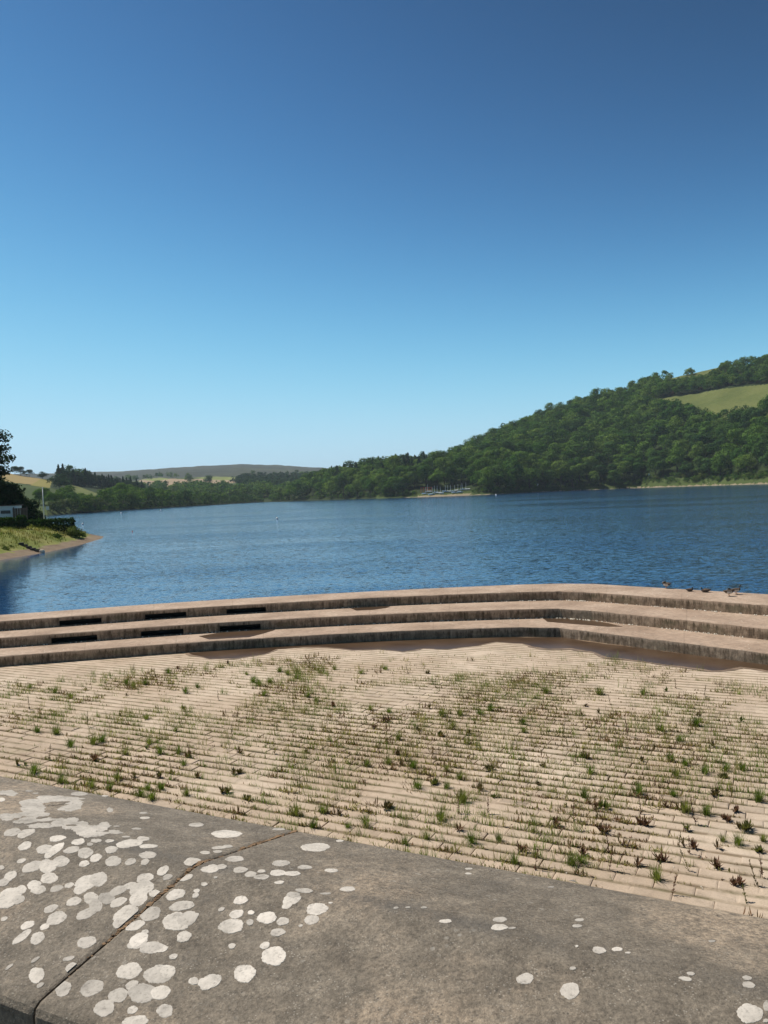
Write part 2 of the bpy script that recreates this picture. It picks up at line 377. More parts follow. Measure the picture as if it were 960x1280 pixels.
def build_step(k):
    Lb, Lf = LINES[k-1], LINES[k]; zt = Z0-SH*(k-1); zb = zt-SH
    sl = [(t_at_x(Lf, a), t_at_x(Lf, b)) for a, b in SLOTS.get(k, [])]
    ts = sorted(set([round(i/24, 4) for i in range(NSEG*24+1)]+[v for s in sl for v in s]))
    V = []; Fc = []; UV = []; MI = []
    def quad(p, uv, m=0):
        b = len(V); V.extend([(q[0], q[1]-33, q[2]) for q in p]); Fc.append((b, b+1, b+2, b+3)); UV.extend(uv); MI.append(m)
    u = 0.; cum = [0.]
    for a, b in zip(ts[:-1], ts[1:]):
        u += float(np.linalg.norm(cr(Lf, b)-cr(Lf, a))); cum.append(u)
    r = .018
    for i in range(len(ts)-1):
        a, b = ts[i], ts[i+1]; ua, ub = cum[i], cum[i+1]
        fa, fb, ba, bb = cr(Lf, a), cr(Lf, b), cr(Lb, a), cr(Lb, b)
        na = (ba-fa)/np.linalg.norm(ba-fa); nb = (bb-fb)/np.linalg.norm(bb-fb)
        # slight irregular wear of the arris
        wa = .05*max(0, float(fbm(ua*3.1, k*9.1, 5))-.4); wb = .05*max(0, float(fbm(ub*3.1, k*9.1, 5))-.4)
        ia, ib = fa+na*(r+wa), fb+nb*(r+wb)
        ea, eb = (ba+na*.05, bb+nb*.05)
        da, db = np.linalg.norm(ea-ia), np.linalg.norm(eb-ib)
        quad([(*ia, zt), (*ib, zt), (*eb, zt-.004), (*ea, zt-.004)], [(ua, 10), (ub, 10), (ub, 10+db), (ua, 10+da)])
        quad([(*fa, zt-r-wa), (*fb, zt-r-wb), (*ib, zt), (*ia, zt)], [(ua, SH-.01), (ub, SH-.01), (ub, SH), (ua, SH)])
        s = any(x-1e-6 <= a and b <= y+1e-6 for x, y in sl)
        if not s:
            quad([(*fa, zb-.03), (*fb, zb-.03), (*fb, zt-r-wb), (*fa, zt-r-wa)], [(ua, -.03), (ub, -.03), (ub, SH-.02), (ua, SH-.02)])
        else:
            z1, z2 = zb+.03, zb+.225; ra, rb = fa+na*.6, fb+nb*.6
            quad([(*fa, z2), (*fb, z2), (*fb, zt-r-wb), (*fa, zt-r-wa)], [(ua, z2-zb), (ub, z2-zb), (ub, SH-.02), (ua, SH-.02)])
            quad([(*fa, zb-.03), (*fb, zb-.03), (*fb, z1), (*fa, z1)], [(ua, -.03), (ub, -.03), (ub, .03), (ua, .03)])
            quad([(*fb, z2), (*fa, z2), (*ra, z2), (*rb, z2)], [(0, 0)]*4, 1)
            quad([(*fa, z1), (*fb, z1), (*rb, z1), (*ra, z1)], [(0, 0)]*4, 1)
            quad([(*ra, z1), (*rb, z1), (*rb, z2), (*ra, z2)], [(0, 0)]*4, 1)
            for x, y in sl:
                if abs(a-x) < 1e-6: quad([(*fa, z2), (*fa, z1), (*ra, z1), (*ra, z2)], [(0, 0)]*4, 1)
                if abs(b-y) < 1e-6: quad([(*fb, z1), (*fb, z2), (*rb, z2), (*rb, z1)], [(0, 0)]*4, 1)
        if k == 1:   # lake-side face of the crest
            quad([(*bb, -4), (*ba, -4), (*ea, zt-.004), (*eb, zt-.004)], [(ub, -3), (ua, -3), (ua, 1), (ub, 1)])
    me = make_mesh('step', V, Fc, [M_weir, M_dark], MI)
    uvl = me.uv_layers.new(name='UVMap')
    uvl.data.foreach_set('uv', np.asarray(UV, np.float32).ravel())
    return link('step', me, weir)
for k in (1, 2, 3): build_step(k)

# lake: near edge runs inside the crest wall
tt = np.linspace(0, NSEG, NSEG*6+1)
edge = [cr(LINES[0], t)*.8+cr(LINES[1], t)*.2 for t in tt]
nE = len(edge); V = [(*p, 0) for p in edge]
V += [(p[0]+(p[0]*30 if abs(p[0]) > 12 else p[0]*30), 1300, 0) for p in edge]
Fw = [(i, i+1, nE+i+1, nE+i) for i in range(nE-1)]
# side bays (lake goes on to either side of the weir head)
V += [(-2500, 20, 0), (2500, -20, 0)]; struct('water', make_mesh('water', V, Fw+[(len(V)-2, 0, nE)], M_water))

# ------------------------------------------------------------------ paved apron, silt, puddles
U2 = np.array([.8933, -.4494]); Q2 = np.array([.4494, .8933])
WC = np.array([cr(LINES[3], t) for t in np.linspace(0, NSEG, 300)])
def weir_dist(P):      # distance in front of the lowest riser (positive on the paving)
    P = np.asarray(P, float).reshape(-1, 2); out = np.empty(len(P))
    T = np.gradient(WC, axis=0); T /= np.linalg.norm(T, axis=1)[:, None]
    for i0 in range(0, len(P), 20000):
        d = P[i0:i0+20000, None, :]-WC[None]; j = np.argmin((d**2).sum(2), 1)
        k = d[np.arange(len(j)), j]; s = T[j, 0]*k[:, 1]-T[j, 1]*k[:, 0]
        out[i0:i0+20000] = np.where(s < 0, 1, -1)*np.linalg.norm(k, axis=1)
    return out
def silt_h(X, Y):
    d = weir_dist(np.stack([X.ravel(), Y.ravel()], -1)).reshape(X.shape)
    n = fbm(X*.42, Y*.42, 3, 4); n2 = fbm(X*2.3, Y*2.3, 9, 3)
    h = -.021+.085*(n-.40)+.020*(n2-.5)+.008*(1-sstep(4, 11, d))
    band = 1-sstep(1.3, 3.4, d+1.2*(fbm(X*.5, Y*.5, 21, 2)-.5))
    h = h*(1-band)+(.012+.01*(n2-.5))*band
    # bare smooth patches of mud
    for px, py, rx in ((560, 835, 3.2), (300, 985, 1.7), (620, 825, 3.0), (470, 830, 2.0), (610, 1010, .9)):
        q = at(px, py, ZA); e = np.exp(-(((X-q[0])/rx)**2+((Y-q[1])/(rx*.6))**2)); h = h*(1-e)+.010*e
    return np.minimum(h, .016), d
RP, LP = .285, .52       # row pitch, sett length
pv, pf = [], []
B0, B1 = 6.0, 36.0
rows = np.arange(B0, B1, RP)
boxes = []
for i, b0 in enumerate(rows):
    for a0 in np.arange(-30+(.5*LP if i % 2 else 0), 30, LP):
        boxes.append((a0+LP/2+rng.normal(0, .006), b0+RP/2))
boxes = np.array(boxes)
cw = boxes[:, :1]*U2+boxes[:, 1:]*Q2
dd = weir_dist(cw); fr = np.abs(cw[:, 0])/np.maximum(cw[:, 1], 1) < .78
sel = (dd > .7) & fr; cw = cw[sel]
n = len(cw)
def sett_ring(hx, hy, z):
    loc = np.array([(-hx, -hy), (hx, -hy), (hx, hy), (-hx, hy)])
    return loc, z
jz = rng.normal(0, .005, n); jr = rng.normal(0, .007, n); tx = rng.normal(0, .008, n); ty = rng.normal(0, .014, n)
rings = []
for hx, hy, z in ((LP/2-.002, RP/2-.011, -.10), (LP/2-.002, RP/2-.011, -.020), (LP/2-.007, RP/2-.024, -.006), (LP/2-.03, RP/2-.06, 0.)):
    loc, _ = sett_ring(hx, hy, z)
    ca, sa = np.cos(jr)[:, None], np.sin(jr)[:, None]
    la = loc[None, :, 0]*ca-loc[None, :, 1]*sa; lb = loc[None, :, 0]*sa+loc[None, :, 1]*ca
    P = cw[:, None, :]+la[..., None]*U2+lb[..., None]*Q2
    zz = ZA+z+jz[:, None]+tx[:, None]*la+ty[:, None]*lb
    rings.append(np.concatenate([P, zz[..., None]], -1))
V = np.stack(rings, 1).reshape(-1, 3)           # n,4 rings,4
fl = []
for r_ in range(3):
    for k in range(4):
        fl.append((r_*4+k, r_*4+(k+1) % 4, r_*4+4+(k+1) % 4, r_*4+4+k))
fl.append((12, 13, 14, 15))
Fq = (np.arange(n)[:, None, None]*16+np.array(fl)[None]).reshape(-1, 4)
me = make_mesh('paving', V, Fq, M_paver); me.attributes.new('tone', 'FLOAT', 'POINT').data.foreach_set('value', np.repeat(rng.normal(1, .055, n), 16).astype(np.float32)); struct('paving', me)
# silt sheet
gx = np.arange(-26, 26, .11); gy = np.arange(5, 34.5, .11)
X, Y = np.meshgrid(gx, gy); hs, ds = silt_h(X, Y)
keep = ds > -.35
idx = np.arange(X.size).reshape(X.shape)
Fs = np.stack([idx[:-1, :-1], idx[:-1, 1:], idx[1:, 1:], idx[1:, :-1]], -1)
km = keep[:-1, :-1] & keep[1:, 1:] & keep[:-1, 1:] & keep[1:, :-1]
struct('silt', make_mesh('silt', np.stack([X, Y, ZA+hs], -1).reshape(-1, 3), Fs[km], M_silt, smooth=True))
# deep bed under the paving
g = MB(); g.add([(-60, -5, ZA-.12), (60, -5, ZA-.12), (60, 29, ZA-.12), (-60, 29, ZA-.12)], [(0, 1, 2, 3)])
struct('sub_base', g.mesh('sub_base', M_silt))

def puddle(outline, z, name='puddle', rough=.12, seed=0):
    pts = [np.array(at(x, y, z)) for x, y in outline]; dense = []
    for i in range(len(pts)):
        a, b = pts[i], pts[(i+1) % len(pts)]; m = max(2, int(np.linalg.norm(b-a)/.12))
        for j in range(m):
            p = a+(b-a)*j/m
            o = (fbm(p[0]*1.6, p[1]*1.6, seed, 4)-.5)*rough*2.2; o2 = (fbm(p[0]*1.6+9, p[1]*1.6+5, seed, 4)-.5)*rough*2.2
            dense.append((p[0]+o, p[1]+o2, z))
    if rough > .1:
        D = np.array(dense)[:, :2]; nr = np.roll(D, -1, 0)-np.roll(D, 1, 0); nr = np.stack([nr[:, 1], -nr[:, 0]], -1); nr /= np.linalg.norm(nr, axis=1)[:, None]+1e-9
        sg = 1 if np.sum(D[:, 0]*np.roll(D[:, 1], -1)-D[:, 1]*np.roll(D[:, 0], -1)) > 0 else -1
        w = (.05+.5*np.maximum(0, fbm(D[:, 0]*1.1, D[:, 1]*1.1, seed+40, 4)-.38))[:, None]; O = D+nr*sg*w; m_ = len(D)
        wm = make_mesh('wet_mud', [(*q, z-.003) for q in O]+[(*q, z-.003) for q in D], [(i, (i+1) % m_, m_+(i+1) % m_, m_+i) for i in range(m_)], M_wet); struct('wet_mud', wm)
    me = make_mesh(name, dense, [tuple(range(len(dense)))], M_puddle)
    if me.polygons[0].normal.z < 0: me.flip_normals()
    return struct(name, me)
ZP = ZA+.024
puddle([(236, 816), (270, 813), (480, 801), (640, 796), (700, 796.5), (745, 803), (860, 818), (960, 831), (990, 836), (990, 840), (960, 838), (935, 834.5), (925, 834),
        (905, 838), (893, 838.5), (860, 834), (800, 826), (760, 821), (742, 815), (715, 810), (690, 811), (670, 809), (652, 804), (620, 802), (600, 806), (560, 811), (530, 810), (505, 814), (470, 811), (440, 812), (400, 808), (345, 811), (330, 817), (300, 822), (262, 823)], ZP, seed=3)
puddle([(249, 795), (275, 790.5), (330, 786.5), (345, 787), (330, 791.5), (312, 796), (262, 799)], Z0-2*SH+.006, rough=.05, seed=8)
puddle([(678, 772.5), (700, 772.3), (735, 775), (762, 779), (778, 783), (760, 783), (735, 781), (700, 778.5), (684, 777)], Z0-2*SH+.006, rough=.05, seed=5)
puddle([(438, 760), (470, 758), (487, 758), (482, 760), (466, 762), (445, 763)], Z0-SH+.006, rough=.03, seed=4)

# ------------------------------------------------------------------ parapet wall with saddleback coping
UV3 = np.array([*U2, 0]); QV3 = np.array([*Q2, 0])
PN, PC, PF = .635, .9375, 1.223; ZN, ZC, ZF = H-.60, H-.56, H-.622
KJ = float(np.dot((ray(45, 1254)*(-.6/ray(45, 1254)[2])), UV3))
parapet = empty('parapet_wall', (*(Q2*PC), 2.8)); PO = np.array([*(Q2*PC), 2.8])
tag(parapet, 'weathered grey stone parapet with lichen spotted coping in the foreground', 'wall')
def surf(k, q):       # coping top at along-wall k, across-wall q
    z = ZN+(ZC-ZN)*(q-PN)/(PC-PN) if q < PC else ZC+(ZF-ZC)*(q-PC)/(PF-PC)
    return z-.002*math.exp(-((q-PC)/.010)**2)
def to3(k, q, z): return np.array([*(U2*k+Q2*q), z])-PO
prof = [(PN, ZN-.155), (PN, ZN-.012), (PN+.004, ZN-.004), (PN+.010, ZN+.0005), (PN+.013, ZN+.0015)]
prof += [(q, surf(0, q)) for q in np.linspace(PN+.03, PC-.03, 10)]+[(q, surf(0, q)) for q in np.linspace(PC-.024, PC+.024, 13)]
prof += [(q, surf(0, q)) for q in np.linspace(PC+.03, PF-.02, 8)]+[(PF-.006, ZF-.001), (PF, ZF-.008), (PF, ZF-.155)]
prof = np.array(prof)
LICH = []      # (sighted centre, half sizes, tilt, kind: 1 grey crust, 2 lobed crust, 3 bare stone showing in a crust)
def zl(ox, oy, s, L, m=0):
    for e in L:
        x, y, w, h = e[:4]; a = e[4] if len(e) > 4 else 0; mm = e[5] if len(e) > 5 else m
        LICH.append((ox+x/s, oy+y/s, w/s/2, h/s/2, a, mm))
zl(0, 960, 4.8, [(320, 195, 360, 55, 0, 2), (190, 235, 150, 75, 0, 2), (430, 235, 130, 50, -12, 2), (200, 270, 200, 50, 0, 2), (60, 290, 140, 40, 0, 2), (200, 312, 230, 34, -4, 2), (400, 330, 160, 70, -5, 2), (250, 345, 180, 24, 0, 2), (490, 350, 140, 50, 0, 2),
    (560, 395, 150, 40, 0, 2), (605, 355, 120, 50, -8, 2), (690, 385, 90, 24, 0, 2), (500, 385, 110, 44, 0, 2), (575, 432, 60, 20, 0, 2), (50, 150, 110, 34, 0, 2), (475, 155, 105, 22), (330, 214, 150, 22, -4, 3), (250, 300, 70, 9, -4, 3), (430, 345, 60, 10, 0, 3), (660, 252, 38, 28), (630, 168, 40, 9), (175, 138, 45, 10, 0, 1),
    (215, 152, 40, 8, 0, 1), (10, 190, 40, 25), (860, 270, 50, 13, 0, 1), (870, 300, 60, 16), (700, 350, 40, 8, 0, 1), (820, 365, 60, 13, 0, 1), (755, 413, 50, 11), (75, 385, 108, 46, -15), (158, 390, 112, 48, -24), (150, 468, 90, 44, -24), (345, 420, 100, 42, -14),
    (265, 487, 95, 54, -15), (325, 495, 140, 50, -36), (470, 440, 85, 42, -12), (430, 492, 100, 40, -10), (540, 455, 38, 26, -10, 1), (512, 510, 92, 66, -15), (575, 540, 78, 44, -20), (505, 575, 62, 38, -12), (680, 560, 104, 58, -8), (783, 563, 68, 40, -15),
    (668, 487, 80, 48, -10), (128, 558, 58, 27, -20), (200, 592, 140, 62, -18), (285, 590, 110, 80, -10), (365, 562, 102, 66, -15), (658, 437, 55, 16), (780, 452, 160, 46, -4), (860, 425, 75, 28), (890, 470, 110, 26), (885, 520, 105, 46), (870, 565, 56, 36, -25), (10, 598, 34, 26, -20)])
zl(0, 1080, 4.8, [(60, 75, 90, 52, -35), (20, 112, 70, 46, -25), (60, 185, 150, 80, -18), (40, 230, 120, 75, -15), (110, 215, 85, 50, -20), (125, 155, 72, 52, -15), (205, 125, 90, 50, -10), (230, 155, 92, 52, -10), (295, 85, 104, 66, -12), (340, 147, 85, 38, -15),
    (415, 128, 62, 30, -15), (520, 110, 140, 84, -12), (590, 92, 112, 84, -10), (480, 155, 85, 50, -15), (443, 225, 95, 50, -20), (305, 268, 92, 42, -20), (340, 325, 124, 76, -20), (268, 377, 62, 33, -20), (165, 367, 88, 44, -25), (132, 437, 142, 42, -36),
    (225, 445, 95, 66, -30), (545, 205, 84, 76, -10), (525, 295, 150, 56, -22), (575, 250, 84, 76, -20), (640, 205, 100, 72, -10, 1), (710, 160, 120, 50, -20), (780, 130, 84, 36, -20), (710, 230, 105, 52, -24), (870, 85, 108, 56, -18), (850, 150, 150, 90, -20),
    (830, 212, 110, 80, -20), (755, 300, 160, 90, -30), (718, 355, 84, 62, -15), (905, 300, 130, 78, -18), (930, 178, 70, 46), (810, 370, 124, 54, -20), (830, 455, 120, 74, -30), (910, 500, 140, 66, -12), (520, 470, 120, 68, -18), (430, 622, 80, 52, -24),
    (412, 568, 72, 28, -15, 1), (55, 618, 60, 18, -35, 1), (212, 575, 62, 20, -35, 1), (25, 330, 46, 24, -20)])
zl(140, 1080, 5.333, [(370, 88, 68, 38, -15, 1), (340, 45, 92, 52, -30), (490, 92, 100, 40, -15), (690, 90, 28, 13), (615, 135, 45, 26, -5), (425, 205, 138, 66, -16), (565, 180, 44, 26, -10), (557, 210, 48, 32, -20), (465, 280, 166, 66, -10), (430, 385, 190, 120, -8),
    (500, 365, 150, 90, -15), (480, 485, 104, 70, -15), (555, 345, 56, 30, -20), (858, 242, 95, 56, -6), (795, 415, 168, 96, -10), (830, 335, 94, 60, -15), (927, 325, 45, 30, -8), (920, 390, 48, 42, 0, 1), (730, 303, 46, 26, -20, 1), (800, 548, 48, 38, -15), (410, 618, 58, 36, -20),
    (270, 565, 112, 64, -14), (330, 562, 84, 48, -10), (175, 520, 130, 80, -25), (220, 455, 52, 34, -20), (880, 712, 138, 78, -12)])
zl(40, 1180, 4.364, [(530, 147, 140, 88, -18), (690, 165, 170, 96, -12), (740, 150, 90, 70), (327, 240, 134, 84, -18), (170, 245, 100, 72, -40), (218, 130, 72, 48, -28), (395, 350, 122, 84, -22), (470, 280, 112, 76, -24), (545, 225, 74, 48, -22), (600, 268, 150, 110, -10, 1),
    (700, 265, 112, 76, -20), (548, 360, 64, 40, -22), (725, 365, 94, 72, -12), (565, 422, 150, 60, -8), (25, 170, 88, 84, -38), (880, 202, 54, 40, -8), (950, 212, 90, 62, -10), (555, 5, 78, 40, -15), (640, 22, 110, 62, -10), (705, 25, 74, 40, -10), (45, 225, 44, 24, -35, 1)])
zl(230, 1020, 4.8, [(75, 53, 90, 25), (255, 108, 190, 45, 0), (262, 182, 66, 18), (212, 190, 92, 20, -4), (202, 214, 58, 16), (128, 220, 62, 20), (305, 258, 110, 36), (155, 315, 104, 52, -4), (225, 302, 66, 24), (50, 272, 104, 44), (340, 321, 92, 30), (400, 346, 74, 27), (465, 332, 50, 20), (465, 362, 94, 25),
    (582, 284, 110, 36), (725, 308, 85, 26), (565, 342, 104, 36), (650, 346, 96, 30), (570, 393, 60, 17), (885, 328, 85, 23), (790, 188, 178, 50), (935, 150, 45, 14), (570, 80, 75, 16, 0, 1), (720, 443, 104, 34), (655, 472, 80, 36, -5), (190, 368, 24, 12)])
zl(240, 1090, 4.8, [(450, 275, 120, 70, -10), (545, 297, 80, 47, -8), (515, 363, 88, 48, -8), (438, 442, 62, 42, -25), (492, 505, 154, 110, -14), (318, 612, 138, 98, -12), (110, 660, 150, 78, -28), (15, 655, 50, 45), (600, 162, 112, 66, -15), (570, 203, 64, 34, -15), (750, 222, 130, 72, -10), (718, 287, 95, 54, -8),
    (652, 322, 26, 15, -10), (832, 185, 26, 11), (935, 102, 90, 31), (800, 122, 70, 12, 0, 1)])
zl(480, 1080, 2, [(212, 12, 18, 5), (211, 24, 16, 5), (153, 140, 32, 10), (290, 139, 36, 13), (289, 157, 42, 13), (320, 160, 20, 5, 0, 1), (489, 140, 22, 8), (483, 155, 26, 8), (538, 214, 36, 13, 8), (583, 213, 26, 11), (610, 222, 14, 5), (353, 287, 44, 27, -5), (465, 317, 50, 40), (472, 261, 16, 9), (754, 285, 34, 13, 12),
    (767, 271, 20, 7, 8), (908, 285, 24, 11, 12), (912, 300, 32, 12, 12), (915, 374, 66, 48, 15), (958, 355, 20, 28), (820, 193, 18, 6, 0, 1), (955, 392, 14, 10), (30, 107, 14, 4, 0, 1), (60, 108, 14, 4, 0, 1), (100, 109, 16, 5, 0, 1), (475, 40, 22, 4, 0, 1), (418, 58, 16, 4, 0, 1), (482, 204, 8, 4)])
def on_cope(px, py):
    d = ray(px, py)
    for (qa, za, qb, zb) in ((PN, ZN, PC, ZC), (PC, ZC, PF, ZF)):
        m = (zb-za)/(qb-qa); dq = d@QV3; t = (za-m*qa-H)/(d[2]-m*dq); P = C0+d*t; q = P@QV3
        if q <= qb or qb == PF: return P@UV3, q
def coping(k0, k1, seed):
    mb = MB(); ks = np.linspace(k0, k1, max(2, int((k1-k0)/.06)))
    ks = np.concatenate([[ks[0]], [ks[0]+.002, ks[0]+.006], ks[1:-1], [ks[-1]-.006, ks[-1]-.002], [ks[-1]]])
    n = len(prof); V = []
    for i, k in enumerate(ks):
        e = .004 if i in (0, len(ks)-1) else (.002 if i in (1, len(ks)-2) else 0.)
        for q, z in prof:
            w = 0.
            V.append(to3(k, min(max(q, PN+e*.5), PF-e*.5), z-e*.6+w))
    Fc = []
    for i in range(len(ks)-1):
        for j in range(n-1):
            Fc.append((i*n+j, (i+1)*n+j, (i+1)*n+j+1, i*n+j+1))
        Fc.append((i*n+n-1, (i+1)*n+n-1, (i+1)*n, i*n))
    Fc += [tuple(range(n)), tuple((len(ks)-1)*n+j for j in range(n-1, -1, -1))]
    mb.add(V, Fc, 0)
    for li, (cx, cy, rx, ry, a, mm) in enumerate(LICH):
        kc, qc = on_cope(cx, cy)
        if not (k0 <= kc <= k1): continue
        N = 96; ph = rng.uniform(0, 7, 8); am = .042 if mm < 2 else .12; ca, sa = math.cos(R(a)), math.sin(R(a))
        pts = []
        for i in range(N):
            t = 2*math.pi*i/N
            f = 1+am*(math.sin(2*t+ph[0])+.9*math.sin(3*t+ph[1])+.8*math.sin(5*t+ph[2])+.4*math.sin(8*t+ph[3])+.3*math.sin(13*t+ph[4])+.3*math.sin(19*t+ph[5]))+rng.normal(0, .014)+.05*(fbm(i*.45, li*7.7, 3, 3)-.5)
            x, y = rx*f*math.cos(t), ry*f*math.sin(t)
            k, q = on_cope(cx+x*ca-y*sa, cy+x*sa+y*ca)
            pts.append((min(max(k, k0+.003), k1-.003), min(max(q, PN+.012), PF-.006)))
        off = .00035+.000006*(li % 60)+(.0005 if mm == 3 else 0); rings = []
        for s, o in ((1., .0), (.985, off*.7), (.94, off), (.45, off)):
            rings += [to3(kc+(k-kc)*s, qc+(q-qc)*s, surf(0, qc+(q-qc)*s)+o) for k, q in pts]
        rings.append(to3(kc, qc, surf(0, qc)+off))
        fs = [(r_*N+i, r_*N+(i+1) % N, (r_+1)*N+(i+1) % N, (r_+1)*N+i) for r_ in range(3) for i in range(N)]
        fs += [(3*N+i, 3*N+(i+1) % N, 4*N) for i in range(N)]
        mb.add(rings, fs, {1: 2, 3: 0, 2: 3}.get(mm, 3 if rng.random() < .42 else 1))
    return link('coping_stone', mb.mesh('coping_stone', [M_cope, M_lich, M_lich2, M_lich3], False), parapet)
for j in range(-3, 4):
    coping(KJ+1.95*j+.0018, KJ+1.95*(j+1)-.0018, j+11.3)
mo = MB(); V = []
for j in range(-2, 4):
    k = KJ+1.95*j
    qs = np.linspace(PN+.045, PF-.004, 60); V = []
    for q in qs:
        zz = surf(0, q)-.0035-.006*float(fbm(q*22, j, 8, 3))-(.02 if q < PN+.09 else 0)
        V += [to3(k-.004, q, zz), to3(k+.004, q, zz)]
    mo.add(V, [(2*i, 2*i+1, 2*i+3, 2*i+2) for i in range(len(qs)-1)])
link('mortar', mo.mesh('mortar', M_crumb), parapet)
jm = MB()      # dirt and crumbs packed into the joints
for j in range(-2, 4):
    k = KJ+1.95*j
    for q in np.linspace(PN+.05, PF-.01, 420):
        n_ = fbm(q*14, j*3.3, 4, 3)
        if n_ > .5 and q > PN+.12 or rng.random() < .15:
            s = rng.uniform(.0014, .0032)*(1.3 if n_ > .6 else 1); c = to3(k+rng.normal(0, .0014), q, surf(0, q)-.006+rng.uniform(0, .005))
            jm.box(c, (s*1.4, s*1.8, s), 0, rng.uniform(0, 3))
link('joint_dirt', jm.mesh('joint_dirt', M_crumb), parapet)['kind'] = 'stuff'
wb = MB(); c0, c1 = KJ-5.8, KJ+7.7
P = [to3(c0, PN+.05, 0), to3(c1, PN+.05, 0), to3(c1, PF-.05, 0), to3(c0, PF-.05, 0)]
wb.add([(p[0], p[1], ZA-.3-2.8) for p in P]+[(p[0], p[1], ZN-.15-2.8) for p in P], [(3, 2, 1, 0), (4, 5, 6, 7), (0, 1, 5, 4), (1, 2, 6, 5), (2, 3, 7, 6), (3, 0, 4, 7)])
link('wall_body', wb.mesh('wall_body', M_cope), parapet)
pa = MB(); P = [U2*c0+Q2*-3, U2*c1+Q2*-3, U2*c1+Q2*(PN+.06), U2*c0+Q2*(PN+.06)]
pa.add([(*p, 2.8) for p in P]+[(*p, -4) for p in P], [(0, 1, 2, 3), (0, 4, 5, 1), (1, 5, 6, 2), (2, 6, 7, 3), (3, 7, 4, 0)]); struct('footpath', pa.mesh('footpath', M_cope))

# ------------------------------------------------------------------ weeds on the paving
M_grass = foliage('grass_blades', [(.10, .14, .032), (.13, .17, .042), (.20, .20, .07), (.12, .15, .048)], trans=.4, nscale=9)
M_dock = foliage('red_weed_leaves', [(.12, .065, .045), (.15, .08, .055), (.13, .105, .045), (.10, .065, .045)], trans=.2, nscale=14)
M_olive = foliage('olive_weed_leaves', [(.10, .125, .035), (.14, .135, .05), (.12, .10, .05)], trans=.3, nscale=12)
def attr_foliage(): return foliage('joint_weed_leaves', [(.15, .21, .045), (.19, .23, .065), (.34, .28, .14), (.25, .21, .10), (.20, .12, .075), (.15, .09, .06)], True, .3, 6)
def blade(V, Fc, base, az, h, lean, w, curl=.5, seg=3, r=rng):
    d = np.array([math.cos(az), math.sin(az), 0]); s = np.array([-d[1], d[0], 0])*w/2; b = len(V)
    for i in range(seg+1):
        t = i/seg; off = d*lean*h*(t**(1+curl)); z = h*(t-.25*lean*t*t); ww = (1-t)**.7*(1 if i else .8)+.06
        p = np.array(base)+off+np.array([0, 0, z]); V.append(p-s*ww); V.append(p+s*ww)
    for i in range(seg): Fc.append((b+2*i, b+2*i+1, b+2*i+3, b+2*i+2))
def tuft_mesh(k):
    V, Fc = [], []; nb = random.randint(95, 150)
    for i in range(nb):
        az = rng.uniform(0, 6.28); rr = abs(rng.normal(0, .055))
        blade(V, Fc, (rr*math.cos(az), rr*math.sin(az)*.8, 0), az+rng.normal(0, .5), rng.uniform(.1, .27), abs(rng.normal(.35, .25)), rng.uniform(.007, .012))
    return make_mesh('grass_tuft', V, np.array(Fc), M_grass)
def leaf(V, Fc, base, az, el, L, w):
    d = np.array([math.cos(az)*math.cos(el), math.sin(az)*math.cos(el), math.sin(el)]); s = np.array([-math.sin(az), math.cos(az), 0])
    b = len(V); up = np.cross(s, d)
    for t, ww, dr in ((0, .25, 0), (.35, 1, .01), (.7, .8, -.02), (1, .08, -.16)):
        p = np.array(base)+d*L*t-up*(-dr)*L; V.append(p-s*w*ww/2+up*.15*w*ww); V.append(p+s*w*ww/2+up*.15*w*ww)
    for i in range(3): Fc.append((b+2*i, b+2*i+1, b+2*i+3, b+2*i+2))
def rosette_mesh(k):
    V, Fc = [], []
    for c in range(random.randint(1, 3)):
        bx, by = rng.normal(0, .05, 2) if c else (0, 0)
        for i in range(random.randint(15, 25)):
            leaf(V, Fc, (bx, by, rng.uniform(0, .05)), rng.uniform(0, 6.28), rng.uniform(.3, 1.35), rng.uniform(.07, .15), rng.uniform(.02, .034))
    return V, Fc
def spire_mesh(k):
    V, Fc = [], []; h = rng.uniform(.28, .46); lx, ly = rng.normal(0, .05, 2)
    for i in range(4):
        a, b_ = i*h/4, (i+1)*h/4
        for dx, dy in ((.004, 0), (0, .004)):
            b = len(V); V += [np.array((lx*a/h-dx, ly*a/h-dy, a)), np.array((lx*a/h+dx, ly*a/h+dy, a)), np.array((lx*b_/h+dx*.8, ly*b_/h+dy*.8, b_)), np.array((lx*b_/h-dx*.8, ly*b_/h-dy*.8, b_))]; Fc.append((b, b+1, b+2, b+3))
    for i in range(random.randint(40, 64)):
        t = rng.beta(1.1, 1.1); cl = .55+.45*math.sin(t*17+k)
        leaf(V, Fc, (lx*t, ly*t, t*h), rng.uniform(0, 6.28), rng.uniform(.1, 1.1), rng.uniform(.03, .085)*(1.1-.55*t)*cl, rng.uniform(.012, .022))
    return V, Fc
TUFTS = [tuft_mesh(k) for k in range(6)]
def pm(fn, name, mat): return [make_mesh(name, v, np.array(f), mat) for v, f in (fn(k) for k in range(5))]
ROS = pm(rosette_mesh, 'red_weed', M_dock); SPI = pm(spire_mesh, 'red_weed', M_dock)
ROS2 = pm(rosette_mesh, 'green_weed', M_olive); SPI2 = pm(spire_mesh, 'green_weed', M_olive)
def zone(P):
    px, py = proj(P)
    depth = 'close below the parapet' if py > 1010+(px-480)*.18-40 else ('in the middle of the paving' if py > 880 else 'towards the weir steps')
    side = 'left' if px < 320 else ('middle' if px < 640 else 'right')
    return depth, side
CNT = {}
